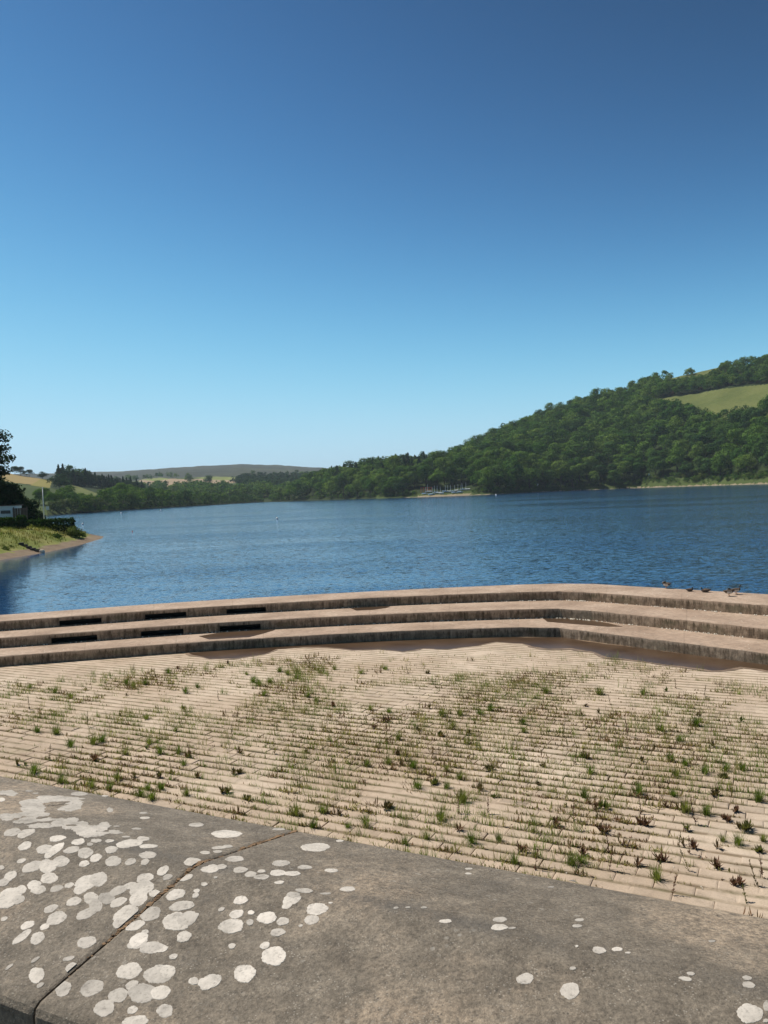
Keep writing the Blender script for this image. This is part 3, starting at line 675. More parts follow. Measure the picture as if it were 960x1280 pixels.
def plant(name, cat, me, px, py, s, adj, rz=None):
    P = at(px, py, ZA); o = link(name, me, None, (P[0], P[1], ZA-.012)); o.scale = (s, s, s*rng.uniform(.85, 1.15)); o.rotation_euler = (rng.normal(0, .06), rng.normal(0, .06), rng.uniform(0, 6.28))
    d, sd = zone((P[0], P[1], ZA)); tag(o, f'{adj} {d}, {sd} of the photo', cat, f'{cat}s {d} {sd}')
Zr = lambda ox, oy, L: [(ox+x/3, oy+y/3) for x, y in L]
T1 = Zr(640, 800, [(40, 315), (490, 205), (590, 452), (650, 470), (720, 500), (800, 490), (865, 490), (925, 605), (650, 645), (730, 655), (475, 578), (615, 512), (605, 588), (270, 592), (560, 342), (690, 322), (630, 382), (295, 502), (545, 900), (790, 755), (10, 838), (220, 845), (850, 768), (85, 815), (260, 835), (940, 752), (45, 345), (330, 205), (130, 200)])
T2 = Zr(320, 800, [(485, 112), (395, 128), (295, 112), (225, 232), (195, 215), (500, 272), (430, 262), (700, 285), (765, 285), (740, 325), (415, 472), (495, 465), (605, 558), (715, 558), (765, 522), (715, 490), (775, 610), (695, 675), (910, 752), (810, 762), (640, 745), (560, 765), (345, 705), (410, 695), (150, 655), (250, 650), (215, 705), (50, 160), (120, 130), (30, 210), (880, 265), (840, 280), (535, 372), (590, 480), (90, 120), (150, 145), (10, 170)])
T3 = Zr(0, 820, [(110, 120), (205, 138), (265, 155), (475, 108), (500, 120), (545, 108), (630, 65), (140, 285), (265, 340), (385, 322), (470, 368), (670, 365), (550, 238), (690, 410), (440, 465), (410, 500), (345, 495), (555, 500), (525, 525), (605, 500), (570, 537), (700, 522), (130, 438), (230, 475), (925, 72), (950, 100), (695, 140), (210, 292), (600, 366), (660, 282), (740, 120), (560, 330), (350, 330)])
for i, (x, y) in enumerate(T1+T2+T3): plant('grass_tuft', 'grass tuft', TUFTS[i % 6], x, y, rng.uniform(.7, 1.12)*(.82 if y > 1030 else 1), 'bright green grass tuft')
D1 = Zr(640, 800, [(370, 245), (275, 252), (325, 275), (435, 362), (695, 285), (860, 305), (615, 182), (755, 400), (490, 455), (550, 580), (755, 583), (805, 520), (25, 525), (100, 545), (165, 697), (230, 675), (315, 630), (350, 632), (315, 688), (350, 722), (500, 697), (485, 652), (575, 625), (655, 712), (690, 695), (800, 672), (840, 645), (625, 770), (685, 780), (925, 795), (365, 795), (270, 805), (470, 845), (365, 862), (550, 828), (665, 868), (665, 800), (770, 780), (765, 855), (600, 957), (850, 918), (878, 985), (920, 922), (940, 890), (30, 790), (85, 860), (850, 705), (880, 715), (190, 365), (120, 475), (270, 440), (235, 465), (640, 765), (580, 195), (720, 210)])
D2 = Zr(320, 800, [(485, 305), (290, 250), (140, 250), (610, 342), (690, 360), (70, 425), (190, 420), (650, 255), (615, 255), (840, 565), (890, 592), (760, 655), (760, 715), (310, 655), (870, 655), (500, 632), (870, 485), (460, 425), (530, 432), (640, 127), (570, 127), (800, 350), (670, 545), (715, 400), (440, 330)])
D3 = Zr(0, 820, [(355, 387), (185, 388), (65, 408), (550, 350), (715, 380), (895, 442), (855, 30), (820, 168), (505, 455), (600, 455), (640, 442), (740, 455), (450, 225), (330, 265), (895, 360), (95, 412), (110, 200), (475, 150), (690, 200), (870, 312), (850, 515), (930, 540), (500, 52), (665, 48), (700, 380), (300, 390)])
for i, (x, y) in enumerate(D1+D2+D3):
    sp = i % 3 == 0 or y > 1070 and i % 2
    if i % 6 == 5: plant('green_weed', 'weed', (SPI2 if sp else ROS2)[i % 5], x, y, rng.uniform(.7, 1.05), 'olive green leafy weed')
    else: plant('red_weed', 'weed', (SPI if sp else ROS)[i % 5], x, y, rng.uniform(.68, 1.05), 'dark reddish upright weed' if sp else 'dark reddish leafy weed')
# joint weeds: uncountable growth along the joints
V, Fc, var = [], [], []
nclump = 0
while nclump < 14500:
    i = rng.integers(0, len(rows)); a = rng.uniform(-26, 24); b = rows[i]+rng.normal(0, .022)
    if rng.random() < .08: a = round(a/LP)*LP+(.5*LP if i % 2 else 0); b += rng.uniform(0, RP)
    p = U2*a+Q2*b
    if p[1] < 8.5 or abs(p[0]) > p[1]*.56+1: continue
    d = weir_dist(p[None])[0]
    if d < 1.6: continue
    dens = fbm(p[0]*.33, p[1]*.33, 51, 3)+.27*math.exp(-((p[0]+3.2)/3.5)**2-((p[1]-24.5)/2.5)**2)+.05*math.exp(-((p[0]-2.5)/3)**2-((p[1]-18.5)/3)**2); hs1 = silt_h(np.array([p[0]]), np.array([p[1]]))[0][0]
    pr = sstep(.36, .58, dens)*.95+.05
    if hs1 > .004: pr *= .12
    if rng.random() > pr*(.35+.65*sstep(1.6, 5, d)): continue
    nclump += 1
    base = np.array([p[0], p[1], ZA-.012]); gs = .48+.95*float(dens); kind = fbm(p[0]*.9, p[1]*.9, 77, 2)+rng.normal(0, .16); n0 = len(V)
    if rng.random() < .11: gs *= rng.uniform(1.6, 2.6)
    for _ in range(random.randint(4, 9) if gs < 1.7 else random.randint(9, 16)):
        q = base+np.array([*(U2*rng.normal(0, .075)+Q2*rng.normal(0, .014)), 0])
        if kind < .52: blade(V, Fc, q, rng.uniform(0, 6.28), rng.uniform(.04, .13)*gs, abs(rng.normal(.4, .3)), rng.uniform(.007, .013), seg=2)
        else: leaf(V, Fc, q, rng.uniform(0, 6.28), rng.uniform(.1, 1.3), rng.uniform(.03, .08)*gs, rng.uniform(.012, .024))
    v = rng.uniform(.0, .55) if kind < .5 else rng.uniform(.35, 1.)
    var += [v]*(len(V)-n0)
me = make_mesh('joint_weeds', V, np.array(Fc), attr_foliage())
me.attributes.new('var', 'FLOAT', 'POINT').data.foreach_set('value', np.array(var, np.float32))
stuff('joint_weeds', me, 'low mixed weeds and moss growing along the joints of the silted paving', 'weeds')
# pale stones and shells washed against the steps and over the paving
M_peb = plain('pale_stone', (.62, .55, .45), .9)
pb = MB()
def peb(p, s):
    vs = []
    for k in range(6):
        d = np.array([(1, 0, 0), (0, 1, 0), (-1, 0, 0), (0, -1, 0), (0, 0, 1), (0, 0, -.5)][k])*s*rng.uniform(.6, 1.2, 3); vs.append(np.array(p)+d)
    pb.add(vs, [(0, 1, 4), (1, 2, 4), (2, 3, 4), (3, 0, 4), (1, 0, 5), (2, 1, 5), (3, 2, 5), (0, 3, 5)])
for k in (1, 2):
    for _ in range(420):
        t = rng.uniform(3.3, 12); f = cr(LINES[k], t); f2 = cr(LINES[k+1], t)
        w = abs(rng.normal(0, .022))+.012
        if fbm(t*3, k, 3) < .42 and rng.random() < .8: continue
        peb((*(f+(f2-f)*w), Z0-SH*k+.008), rng.uniform(.012, .042))
for _ in range(160):
    x, y = rng.uniform(0, 960), rng.uniform(840, 1120); p = at(x, y, ZA+.012); peb(p, rng.uniform(.006, .016))
for _ in range(150):
    t = rng.uniform(6.6, 12); f = cr(LINES[0], t)*.0+cr(LINES[1], t); b_ = cr(LINES[0], t); peb((*(f+(b_-f)*rng.uniform(.1, .95)), Z0+.004), rng.uniform(.008, .022))
stuff('pebbles', pb.mesh('pebbles', M_peb), 'pale pebbles, shells and droppings scattered along the weir steps and paving', 'pebbles')

# ------------------------------------------------------------------ terrain : hillsides and moor
def interp(xs, pts): a = np.array(pts, float); return np.interp(xs, a[:, 0], a[:, 1])
def shore_r(pts):
    o = []
    for x, y in pts:
        p = at(x, y, 0); o.append((x, math.hypot(p[0], p[1])))
    return o
RSH = [(330, 955), (380, 905), (425, 830)]+shore_r([(480, 623), (540, 621), (620, 618), (700, 614), (800, 610), (880, 607.3), (960, 605)])+[(1100, 560), (1300, 430), (1700, 300)]
RRI = [(330, 1010), (400, 960), (480, 930), (560, 960), (640, 1010), (720, 1050), (800, 1080), (860, 1090), (960, 1090), (1100, 1000), (1300, 850), (1700, 700)]
RSK = [(330, 628), (352, 623), (375, 610), (400, 603), (440, 595), (480, 588), (520, 583), (560, 581), (575, 574), (600, 563), (640, 544), (700, 520), (740, 507), (790, 495), (812, 485), (835, 474), (870, 467), (900, 461), (930, 458), (960, 452), (1100, 430), (1300, 420), (1700, 410)]
def rh(x, r):
    Rs = interp(x, RSH); Rr = interp(x, RRI); sk = interp(x, RSK)
    Hr = H+Rr*(hor(x)-sk)/F*np.cos(0)*1.0
    # convert image offset to elevation (small-angle with the column's slant)
    ca = np.cos(azim(x)); Hr = H+Rr*ca*(hor(x)-sk)/F
    d = r-Rs; s = np.clip(d/(Rr-Rs), 0, 1.0)
    low = np.where(d < 0, d*.12, np.where(d < 5, d*.11, .55+(d-5)*.05))
    h = np.minimum(low, 3.2)+np.maximum(Hr-3.2, 0)*s**1.0*(1.12-.12*s)
    return np.where(d > Rr-Rs, Hr+(r-Rr)*-.06, np.where(d < 0, low, h)), d
def polar_terrain(name, hf, x0, x1, nx, rs, classify, mats, noise=.0):
    xs = np.linspace(x0, x1, nx); azs = azim(xs); Xp = np.repeat(xs[:, None], len(rs), 1); Rg = np.repeat(np.asarray(rs)[None], nx, 0)
    h, d = hf(Xp, Rg); A = np.repeat(azs[:, None], len(rs), 1)
    P = np.stack([Rg*np.sin(A), Rg*np.cos(A), h+noise*(fbm(Rg*np.sin(A)*.02, Rg*np.cos(A)*.02, 3)-.5)*np.clip(d/60, 0, 1)], -1)
    idx = np.arange(P.shape[0]*P.shape[1]).reshape(P.shape[:2])
    Fq = np.stack([idx[:-1, :-1], idx[:-1, 1:], idx[1:, 1:], idx[1:, :-1]], -1).reshape(-1, 4)[:, ::-1]
    cen = (P[:-1, :-1]+P[1:, 1:])/2; px, py = proj(cen); dm = (d[:-1, :-1]+d[1:, 1:])/2; xm = (Xp[:-1, :-1]+Xp[1:, 1:])/2
    mi = classify(px, py, dm, xm, cen).reshape(-1)
    return struct(name, make_mesh(name, P.reshape(-1, 3), Fq, mats, mi, True))
MEADOW = [(820, 500), (838, 496), (870, 492), (900, 486.5), (960, 480), (1080, 470), (1080, 516), (1000, 521), (960, 523), (930, 528), (908, 532), (885, 526), (862, 517), (838, 508)]
def rclass(px, py, d, x, c):
    m = np.zeros(px.shape, int)
    m[(d < 15) & (x > 770)] = 1; m[(d < 14) & (x > 470)] = 1
    jg = (fbm(x*.35, d*.15, 4, 3)-.5)*6
    m[(d+jg*.6 < np.interp(x, [500, 600, 640, 700, 760, 960], [1.8, 1.5, .5, .8, 1.2, 1.7])) & (x > 505)] = 2
    m[(d+jg*1.4 < 6.5) & (x+jg > 522) & (x+jg < 588)] = 2
    m[inpoly(px, py, MEADOW)] = 3
    m[(d > 300) & (x > 826) & (py < np.interp(x, [826, 870, 900, 960], [476, 473, 468, 459]))] = 3
    return m
polar_terrain('right_hill', rh, 330, 1700, 900, np.concatenate([np.linspace(260, 600, 34), np.linspace(604, 800, 160), np.linspace(803, 1150, 116), np.linspace(1160, 1700, 20)]), rclass, [G_floor, G_green, G_sand, G_meadow], 5)
LSH = [(-300, 300), (-100, 380), (60, 440), (95, 505)]+shore_r([(110, 641.2), (150, 638), (200, 635), (260, 631.5), (330, 627.5)])+[(420, 1000)]
LRI = [(-300, 800), (15, 780), (65, 800), (100, 850), (160, 930), (220, 1000), (300, 1080), (420, 1180)]
LSK = [(-300, 580), (0, 590), (15, 592), (65, 600), (85, 604), (118, 608), (160, 612), (200, 616), (260, 620), (300, 622.5), (340, 623.5), (420, 620)]
def lh(x, r):
    Rs = interp(x, LSH); Rr = interp(x, LRI); sk = interp(x, LSK); Hr = H+Rr*np.cos(azim(x))*(hor(x)-sk)/F
    d = r-Rs; s = np.clip(d/(Rr-Rs), 0, 1)
    low = np.where(d < 0, d*.12, np.minimum(d*.08, 2.))
    h = low+np.maximum(Hr-2, 0)*s**1.05
    return np.where(d > Rr-Rs, Hr-(r-Rr)*.05, np.where(d < 0, low, h)), d
HAY = [(5, 589), (15, 591), (65, 600.5), (60, 608), (14, 603), (0, 600)]; OLIV = [(38, 606.5), (52, 598), (66, 600), (62, 610)]
GREENF = [(0, 602), (14, 603.5), (62, 609.5), (78, 613), (90, 640), (30, 645), (-40, 640), (-40, 595)]; STRIP = [(80, 604), (92, 606), (122, 617), (116, 623), (85, 617)]
def lclass(px, py, d, x, c):
    m = np.zeros(px.shape, int); m[inpoly(px, py, GREENF)] = 1; m[inpoly(px, py, HAY)] = 2; m[inpoly(px, py, OLIV)] = 3; m[inpoly(px, py, STRIP)] = 4
    return m
polar_terrain('left_hill', lh, -300, 420, 620, np.concatenate([np.linspace(290, 500, 30), np.linspace(504, 1200, 170), np.linspace(1210, 1500, 10)]), lclass, [G_floor, G_green, G_yellow, G_olive, G_meadow], 2)
MSK = [(-600, 575), (0, 594), (60, 592), (140, 590), (200, 586), (270, 582), (310, 580.5), (350, 582), (400, 585), (440, 589), (520, 590), (700, 590), (1500, 560)]
def mh(x, r):
    sk = interp(x, MSK); hr = H+3400*np.cos(azim(x))*(hor(x)-sk)/F
    s = np.clip((r-1020)/(3400-1020), 0, 1); h = 1.5+(hr-1.5)*s**.93
    return np.where(r > 3400, hr-(r-3400)*.03, np.where(r < 1020, -3+(r-960)*.075, h)), r-1020
TANF = [(172, 601), (196, 598), (240, 599), (290, 599), (306, 602.5), (268, 606), (248, 610), (214, 608.5), (188, 607)]; LIMEF = [(174, 599.5), (200, 597), (214, 598.5), (195, 601.5)]
LIME2 = [(244, 597.5), (262, 595.5), (300, 597), (334, 598.8), (342, 599.8), (300, 600.5), (262, 599.8)]; DUN = [(284, 613), (315, 613), (330, 616), (300, 617)]
def mclass(px, py, d, x, c):
    m = np.zeros(px.shape, int); m[(py > np.interp(px, [140, 230, 310, 400], [603, 597, 595, 598]))] = 3
    m[inpoly(px, py, TANF)] = 1; m[inpoly(px, py, LIMEF) | inpoly(px, py, LIME2)] = 2; m[inpoly(px, py, DUN)] = 4
    return m
polar_terrain('moor', mh, -600, 1500, 900, np.concatenate([np.linspace(960, 3450, 220), np.linspace(3500, 6500, 12)]), mclass, [G_moor, G_tan, G_lime, G_green, G_meadow], 10)

# ------------------------------------------------------------------ trees
def quads_at(cen, nrm, size, r):
    n = len(cen); nrm = nrm/np.linalg.norm(nrm, axis=1)[:, None]
    a = np.cross(nrm, r.normal(size=(n, 3))); a /= np.linalg.norm(a, axis=1)[:, None]; b = np.cross(nrm, a)
    s = size[:, None]; w = s*r.uniform(.55, 1., (n, 1))
    return np.stack([cen-a*s*.5, cen+b*w*.5+a*s*.05, cen+a*s*.5, cen-b*w*.5-a*s*.05], 1)
def broad_crown(seed, Ht, W, nl, nq, ls, low=.12, flat=1.):
    r = np.random.default_rng(seed); lobes = []
    for i in range(nl):
        t = r.uniform(0, 1)**.8; z = Ht*(low+.16+(.80-low)*t*.88); rad = W/2*(math.sin(math.pi*min(.98, .22+t*.68))**.7)*r.uniform(.35, .85)
        a = i*2.4+r.uniform(-.5, .5); lobes.append((rad*math.cos(a), rad*math.sin(a), z, W*r.uniform(.17, .30)))
    lobes.append((0, 0, Ht*.86, W*.2)); lobes.append((0, 0, Ht*.55, W*.34))
    L = np.array(lobes); k = r.choice(len(L), nq, p=(L[:, 3]**2)/(L[:, 3]**2).sum())
    d = r.normal(size=(nq, 3)); d /= np.linalg.norm(d, axis=1)[:, None]; d[:, 2] = np.where(d[:, 2] < -.45, -d[:, 2], d[:, 2])
    rr = L[k, 3]*(1-.3*r.random(nq)**2)*(1+.10*r.normal(size=nq))
    c = L[k, :3]+d*rr[:, None]*np.array([1, 1, .85*flat])
    return quads_at(c, d+r.normal(0, .24, (nq, 3)), ls*r.uniform(.6, 1.3, nq), r)
def conifer_crown(seed, Ht, W, nq, ls):
    r = np.random.default_rng(seed); t = r.random(nq)**.75; z = Ht*(.1+.9*t); tier = .75+.25*np.cos(z*2.2)
    rad = W/2*(1-t)**.85*tier*(1-.4*r.random(nq)**2)+.1; a = r.uniform(0, 6.28, nq)
    c = np.stack([rad*np.cos(a), rad*np.sin(a), z-rad*.25], -1)
    return quads_at(c, np.stack([np.cos(a), np.sin(a), .6+0*a], -1)+r.normal(0, .5, (nq, 3)), ls*r.uniform(.6, 1.3, nq), r)
def pine_crown(seed, Ht, W, npl, nq, ls):
    r = np.random.default_rng(seed); L = []
    for i in range(npl):
        t = i/(npl-1); z = Ht*(.16+.80*t); R0 = W/2*(1-.72*t**1.6); a = i*2.4+r.uniform(-.4, .4); f = r.uniform(.45, .95)
        for s in (.5, 1.): L.append((R0*f*s*math.cos(a), R0*f*s*math.sin(a), z+s*.3, W*r.uniform(.09, .16)))
    L += [(0, 0, Ht*.96, W*.1), (0, 0, Ht*.5, W*.2), (0, 0, Ht*.3, W*.24)]
    L = np.array(L); k = r.choice(len(L), nq, p=(L[:, 3]**1.6)/(L[:, 3]**1.6).sum()); d = r.normal(size=(nq, 3)); d /= np.linalg.norm(d, axis=1)[:, None]
    c = L[k, :3]+d*(L[k, 3]*r.uniform(.55, 1.15, nq))[:, None]*np.array([1.15, 1.15, .6])
    return quads_at(c, d+r.normal(0, .6, (nq, 3))+np.array([0, 0, .5]), ls*r.uniform(.6, 1.3, nq), r)
def crown_mesh(Q, mat, name='crown'):
    n = len(Q); return make_mesh(name, Q.reshape(-1, 3), np.arange(n*4).reshape(n, 4), mat)
def trunk_mesh(Ht, r0, top=.75, limbs=5, seed=0):
    r = random.Random(seed); mb = MB(); pts = [(r.gauss(0, .015)*Ht*i/5, r.gauss(0, .015)*Ht*i/5, Ht*top*i/5-(.4 if i == 0 else 0)) for i in range(6)]
    mb.tube(pts, [r0*(1.25 if i == 0 else 1-.15*i) for i in range(6)], 7)
    for k in range(limbs):
        i = r.randint(1, 4); a = k*2.3; b = Vector(pts[i]); e = b+Vector((math.cos(a), math.sin(a), .8))*Ht*.2
        mb.tube([b, (b+e)/2+Vector((0, 0, .03*Ht)), e], [r0*.4, r0*.3, r0*.12], 5)
    return mb.mesh('trunk', M_bark, True)
BQ = [broad_crown(100+i, 18.5+random.uniform(-2.5, 2.5), 17.5+random.uniform(-2.5, 2.5), 11+i % 4, 2100, 1.05, .06) for i in range(8)]
BC = [crown_mesh(q, M_leaf) for q in BQ]; BT = [trunk_mesh(18, .4, seed=i) for i in range(3)]
CQ = [conifer_crown(200+i, 18.5, 12, 1500, 1.2) for i in range(4)]; CC = [crown_mesh(q, M_con) for q in CQ]; CT = [trunk_mesh(20, .28, .9, 0, seed=9)]
DB = [crown_mesh(q, M_con) for q in BQ[:4]]; WQ = [broad_crown(300+i, 7, 9, 10, 900, .75, .0) for i in range(3)]; WC_ = [crown_mesh(q, M_willow) for q in WQ]; WT = [trunk_mesh(7, .2, seed=20)]
SQ = [broad_crown(320+i, 4, 6, 8, 500, .6, .0) for i in range(3)]; SC = [crown_mesh(q, M_bank) for q in SQ]; SB = [crown_mesh(q, M_leaf) for q in SQ]; SRC = [crown_mesh(q, M_red_shrub) for q in SQ]
def tree(name, P, s, crowns, trunks, label, cat, group, sz=None):
    o = empty(name, (P[0], P[1], P[2]-.3), rng.uniform(0, 6.28), (s, s, s*(sz or rng.uniform(.9, 1.12))))
    tag(o, label, cat, group)
    link('crown', random.choice(crowns), o)
    if trunks: link('trunk', random.choice(trunks), o)
    return o
def hill_xyz(hf, x, r):
    h, d = hf(np.array([float(x)]), np.array([float(r)])); a = azim(np.array([float(x)]))[0]; return np.array([r*math.sin(a), r*math.cos(a), float(h[0])]), float(d[0])
# right wood: poisson-like scatter over the hillside
cells = {}; cand = []
def free(P, rad, table, cell=8.):
    i, j = int(P[0]//cell), int(P[1]//cell); m = int(rad//cell)+1
    for a in range(i-m, i+m+1):
        for b in range(j-m, j+m+1):
            for q in table.get((a, b), ()):
                if (q[0]-P[0])**2+(q[1]-P[1])**2 < rad*rad: return False
    table.setdefault((i, j), []).append((P[0], P[1])); return True
tr = random.Random(5)
for _ in range(26000):
    x = tr.uniform(338, 1060); Rs = float(interp(x, RSH)); Rr = float(interp(x, RRI)); r = tr.uniform(Rs+5, Rr+45)
    P, d = hill_xyz(rh, x, r); px, py = proj(P)
    if inpoly(np.array([px]), np.array([py]), MEADOW)[0]: continue
    if x > 770 and d < 13: continue
    if 505 < x < 600 and d < 34: continue
    if r > Rr-(42 if 845 < x < 905 else 12) and x > 828: continue
    big = tr.random(); s = .85+.5*big
    if d > 200: s *= .8
    if x > 826 and py < 500: s *= .75
    if x < 560: s *= .95
    lim2 = np.interp(x, [812, 830, 860, 885, 905, 930, 960], [497, 500, 504, 512, 514, 508, 500]); hp = 19*s*F/r
    if x > 812 and py > lim2+2 and py-hp < lim2:
        if py-hp*.35 < lim2: continue
        s *= min(1, (py-lim2+tr.uniform(-3, 2))/hp)
    sky_ = np.interp(x, [345, 375, 400, 440, 480, 520, 560, 600, 640, 700, 740, 790, 830, 860], [618, 597, 585, 576, 567, 562, 559, 542, 523, 501, 489, 476, 463, 460]); hp = 19.5*s*F/r
    if x < 840 and py-hp < sky_: s *= max(.3, min(1, (py-sky_+tr.uniform(-3, 1.5))/hp))
    if not free(P, 10.8*s if d < 120 else 10.0*s, cells): continue
    con = (x < 560 and d > 60 and tr.random() < .55) 
    cand.append((math.hypot(P[0], P[1]), P, s, con, x, py, d))
cand.sort(key=lambda c: c[0]-0.0)
NB_THINGS = 215; massQ, massV, cmQ, cmV = [], [], [], []
def mass(Q, P, s, keepn, grow, QL, VL):
    k = rng.choice(len(Q), keepn, replace=False); a = rng.uniform(0, 6.28); c, sn = math.cos(a), math.sin(a)
    q = Q[k]; cen = q.mean(1, keepdims=True); q = cen+(q-cen)*grow
    q = q*s; q = np.stack([q[..., 0]*c-q[..., 1]*sn, q[..., 0]*sn+q[..., 1]*c, q[..., 2]], -1)+np.array([P[0], P[1], P[2]-.3])
    QL.append(q); VL.append(np.full(keepn*4, rng.random()))
nthing = 0
for dist, P, s, con, x, py, d in cand:
    if nthing < NB_THINGS and x < 985:
        nthing += 1
        where = 'at the foot of the right wood' if d < 70 else 'partway up the right wood'
        sec = 'left of the dinghy beach' if x < 520 else ('behind the dinghy beach' if x < 600 else ('right of the dinghy beach' if x < 800 else 'below the hillside meadow'))
        if con: tree('conifer_tree', P, s*.95, CC, CT, f'dark pointed conifer {where}, {sec}', 'tree', f'conifers {where} {sec}')
        else: tree('broadleaf_tree', P, s, BC, BT, f'rounded broadleaf tree {where}, {sec}', 'tree', f'broadleaf trees {where} {sec}')
    elif con: mass(CQ[rng.integers(4)], P, s*.95, 420, 1.35, cmQ, cmV)
    else: mass(BQ[rng.integers(8)], P, s, 620, 1.45, massQ, massV)
print('trees', nthing, len(cand))
# hedgerow and lone trees on the right-hand skyline
for x, ys, w, lab in ((867, 467.5, 1.1, 'lone rounded tree on the skyline grass of the right hill'), (826, 474, 1.25, 'domed tree at the end of the skyline wood on the right hill'), (931, 456.5, .85, 'small tree on the skyline at the right end of the pale grass'), (912, 463, 1.1, 'dark tree breaking the skyline above the meadow hedge'), (958, 452, .95, 'tall tree on the skyline at the right edge of the photo')):
    P, d = hill_xyz(rh, x, float(interp(x, RRI))-8); P[2] -= 1.6*w; tree('broadleaf_tree', P, w*2.3, SB, None, lab, 'tree', None, sz=1.05)
def place_row(pts, n, hf, rr, fn):
    for i in range(n):
        t = i/(n-1)*(len(pts)-1); j = min(int(t), len(pts)-2); f = t-j
        fn(pts[j][0]*(1-f)+pts[j+1][0]*f+rng.normal(0, 1), pts[j][1]*(1-f)+pts[j+1][1]*f, i)
def find_r(hf, x, y, r0, r1):    # distance at which the hillside is seen at image row y
    rs = np.linspace(r0, r1, 400); h, d = hf(np.full(400, float(x)), rs); a = azim(np.full(400, float(x)))
    px, py = proj(np.stack([rs*np.sin(a), rs*np.cos(a), h], -1)); return float(rs[np.argmin(np.abs(py-y))])
# trees and copper shrubs along the top edge of the meadow
for i, x in enumerate(np.linspace(832, 975, 13)):
    yy = np.interp(x, [832, 870, 900, 960, 980], [496, 491, 485, 478, 476]); r = find_r(rh, x, yy, 800, 1085); P, d = hill_xyz(rh, x, r)
    if i % 3 == 1: tree('copper_shrub', P, 1.15, SRC, None, 'brownish shrub in the hedge along the top of the hillside meadow', 'shrub', 'copper shrubs above the meadow')
    else: tree('broadleaf_tree', P, rng.uniform(.6, .95), BC, BT, 'hedgerow tree along the top edge of the hillside meadow', 'tree', 'trees along the top of the meadow')
# scrub along the right-hand shore
nsh = 0
for i in range(46):
    x = tr.uniform(480, 960) if i % 2 else tr.uniform(640, 960)
    if 515 < x < 592: continue
    Rs = float(interp(x, RSH)); P, d = hill_xyz(rh, x, Rs+tr.uniform(6, 20))
    tree('shore_bush', P, tr.uniform(.5, 1.35), SC, None, 'pale green bush on the grass bank along the right shore, '+('right of the meadow line' if x > 800 else 'left part'), 'bush', 'bushes along the right shore '+('right' if x > 800 else 'left'))
for x, s in ((612, 1.7), (600, 1.3), (652, 2.0), (775, 1.5), (790, 1.9), (497, 1.7), (482, 1.4), (468, 1.2)):
    P, d = hill_xyz(rh, x, float(interp(x, RSH))+11); tree('willow_bush', P, s*.6, WC_, None, 'large rounded waterside bush on the right shore', 'bush', 'large waterside bushes on the right shore')

# left hill woodland
lc = {}; nl = 0
for _ in range(9000):
    x = tr.uniform(66, 352); Rs = float(interp(x, LSH)); Rr = float(interp(x, LRI)); r = tr.uniform(Rs+2.5, Rr+30); P, d = hill_xyz(lh, x, r); px, py = proj(P)
    if any(inpoly(np.array([px]), np.array([py]), q)[0] for q in (HAY, GREENF, STRIP, OLIV)): continue
    if x < 88: continue
    con = x < 240 and d > 120 and tr.random() < .72; s = tr.uniform(.62, .92)
    if x > 250: s *= .82
    if not free(P, 10*s+1.5, lc): continue
    hp = 18*s*F/r; lim = np.interp(x, [60, 85, 120, 150, 175, 200, 250, 300, 345], [610, 616, 620, 607, 610, 614, 617, 619, 622])
    if x < 150 and py > 607 and py-hp < lim:
        if py-hp*.5 < lim: continue
        s *= max(.4, (py-lim)/hp)
    elif x >= 150 and py-hp < lim: s *= max(.25, min(1., (py-lim+tr.uniform(-2, 2))/hp))
    nl += 1
    if nl <= 70:
        if con: tree('conifer_tree', P, s*.88, CC, CT, 'dark conifer in the plantation on the left hill', 'tree', 'conifers on the left hill')
        elif d < 45 and x < 150 and tr.random() < .8: tree('willow_tree', P, s*1.1, WC_, WT, 'grey green willow along the far left shore', 'tree', 'willows on the far left shore')
        else: tree('broadleaf_tree', P, s*.92, BC, BT, 'broadleaf tree in the wood along the far left shore' if d < 120 else 'broadleaf tree on the upper slope of the left hill', 'tree', 'broadleaf trees on the left hill, shore' if d < 120 else 'broadleaf trees on the left hill, slope')
    else: mass(BQ[rng.integers(8)], P, s, 500, 1.5, massQ, massV)
for x, y, s, lab in ((76, 612, .92, 'large dark lone tree standing between the hay field and the plantation'), (84, 610, .7, 'smaller tree against the lone tree at the plantation corner'), (21, 592, .55, 'tree in the skyline clump left of the hay field, tallest'), (28, 593, .5, 'rounded tree in the skyline clump above the hay field'), (39, 595.5, .42, 'single small tree on the hay field skyline, left one'), (55, 598.5, .5, 'single round tree on the hay field skyline, right one'), (33, 594, .3, 'low bush between the two skyline trees above the hay field')):
    r = find_r(lh, x, y, 480, float(interp(x, LRI))); P, d = hill_xyz(lh, x, r); tree('broadleaf_tree', P, s, DB, BT, lab, 'tree', None, sz=.8)
for i, x in enumerate(np.linspace(76, 178, 60)):     # conifer plantation standing along the ridge
    P, d = hill_xyz(lh, x+rng.normal(0, 1), float(interp(x, LRI))-rng.uniform(0, 45)); tree('broadleaf_tree', P, rng.uniform(.6, .85)*np.interp(x, [78, 130, 178], [1., .85, .7]), DB, CT, 'dark rounded tree among the conifers on the left hill', 'tree', 'dark rounded trees in the left plantation') if i % 2 else tree('conifer_tree', P, rng.uniform(.78, 1.05)*np.interp(x, [78, 130, 178], [1., .85, .7]), CC, CT, 'dark conifer in the plantation on the left hill', 'tree', 'conifers on the left hill')
for i, x in enumerate(np.linspace(66, 128, 9)):     # willows at the waterline behind the hedge
    P, d = hill_xyz(lh, x, float(interp(x, LSH))+8); tree('willow_tree', P, rng.uniform(.8, 1.15), WC_, WT, 'grey green willow along the far left shore', 'tree', 'willows on the far left shore')
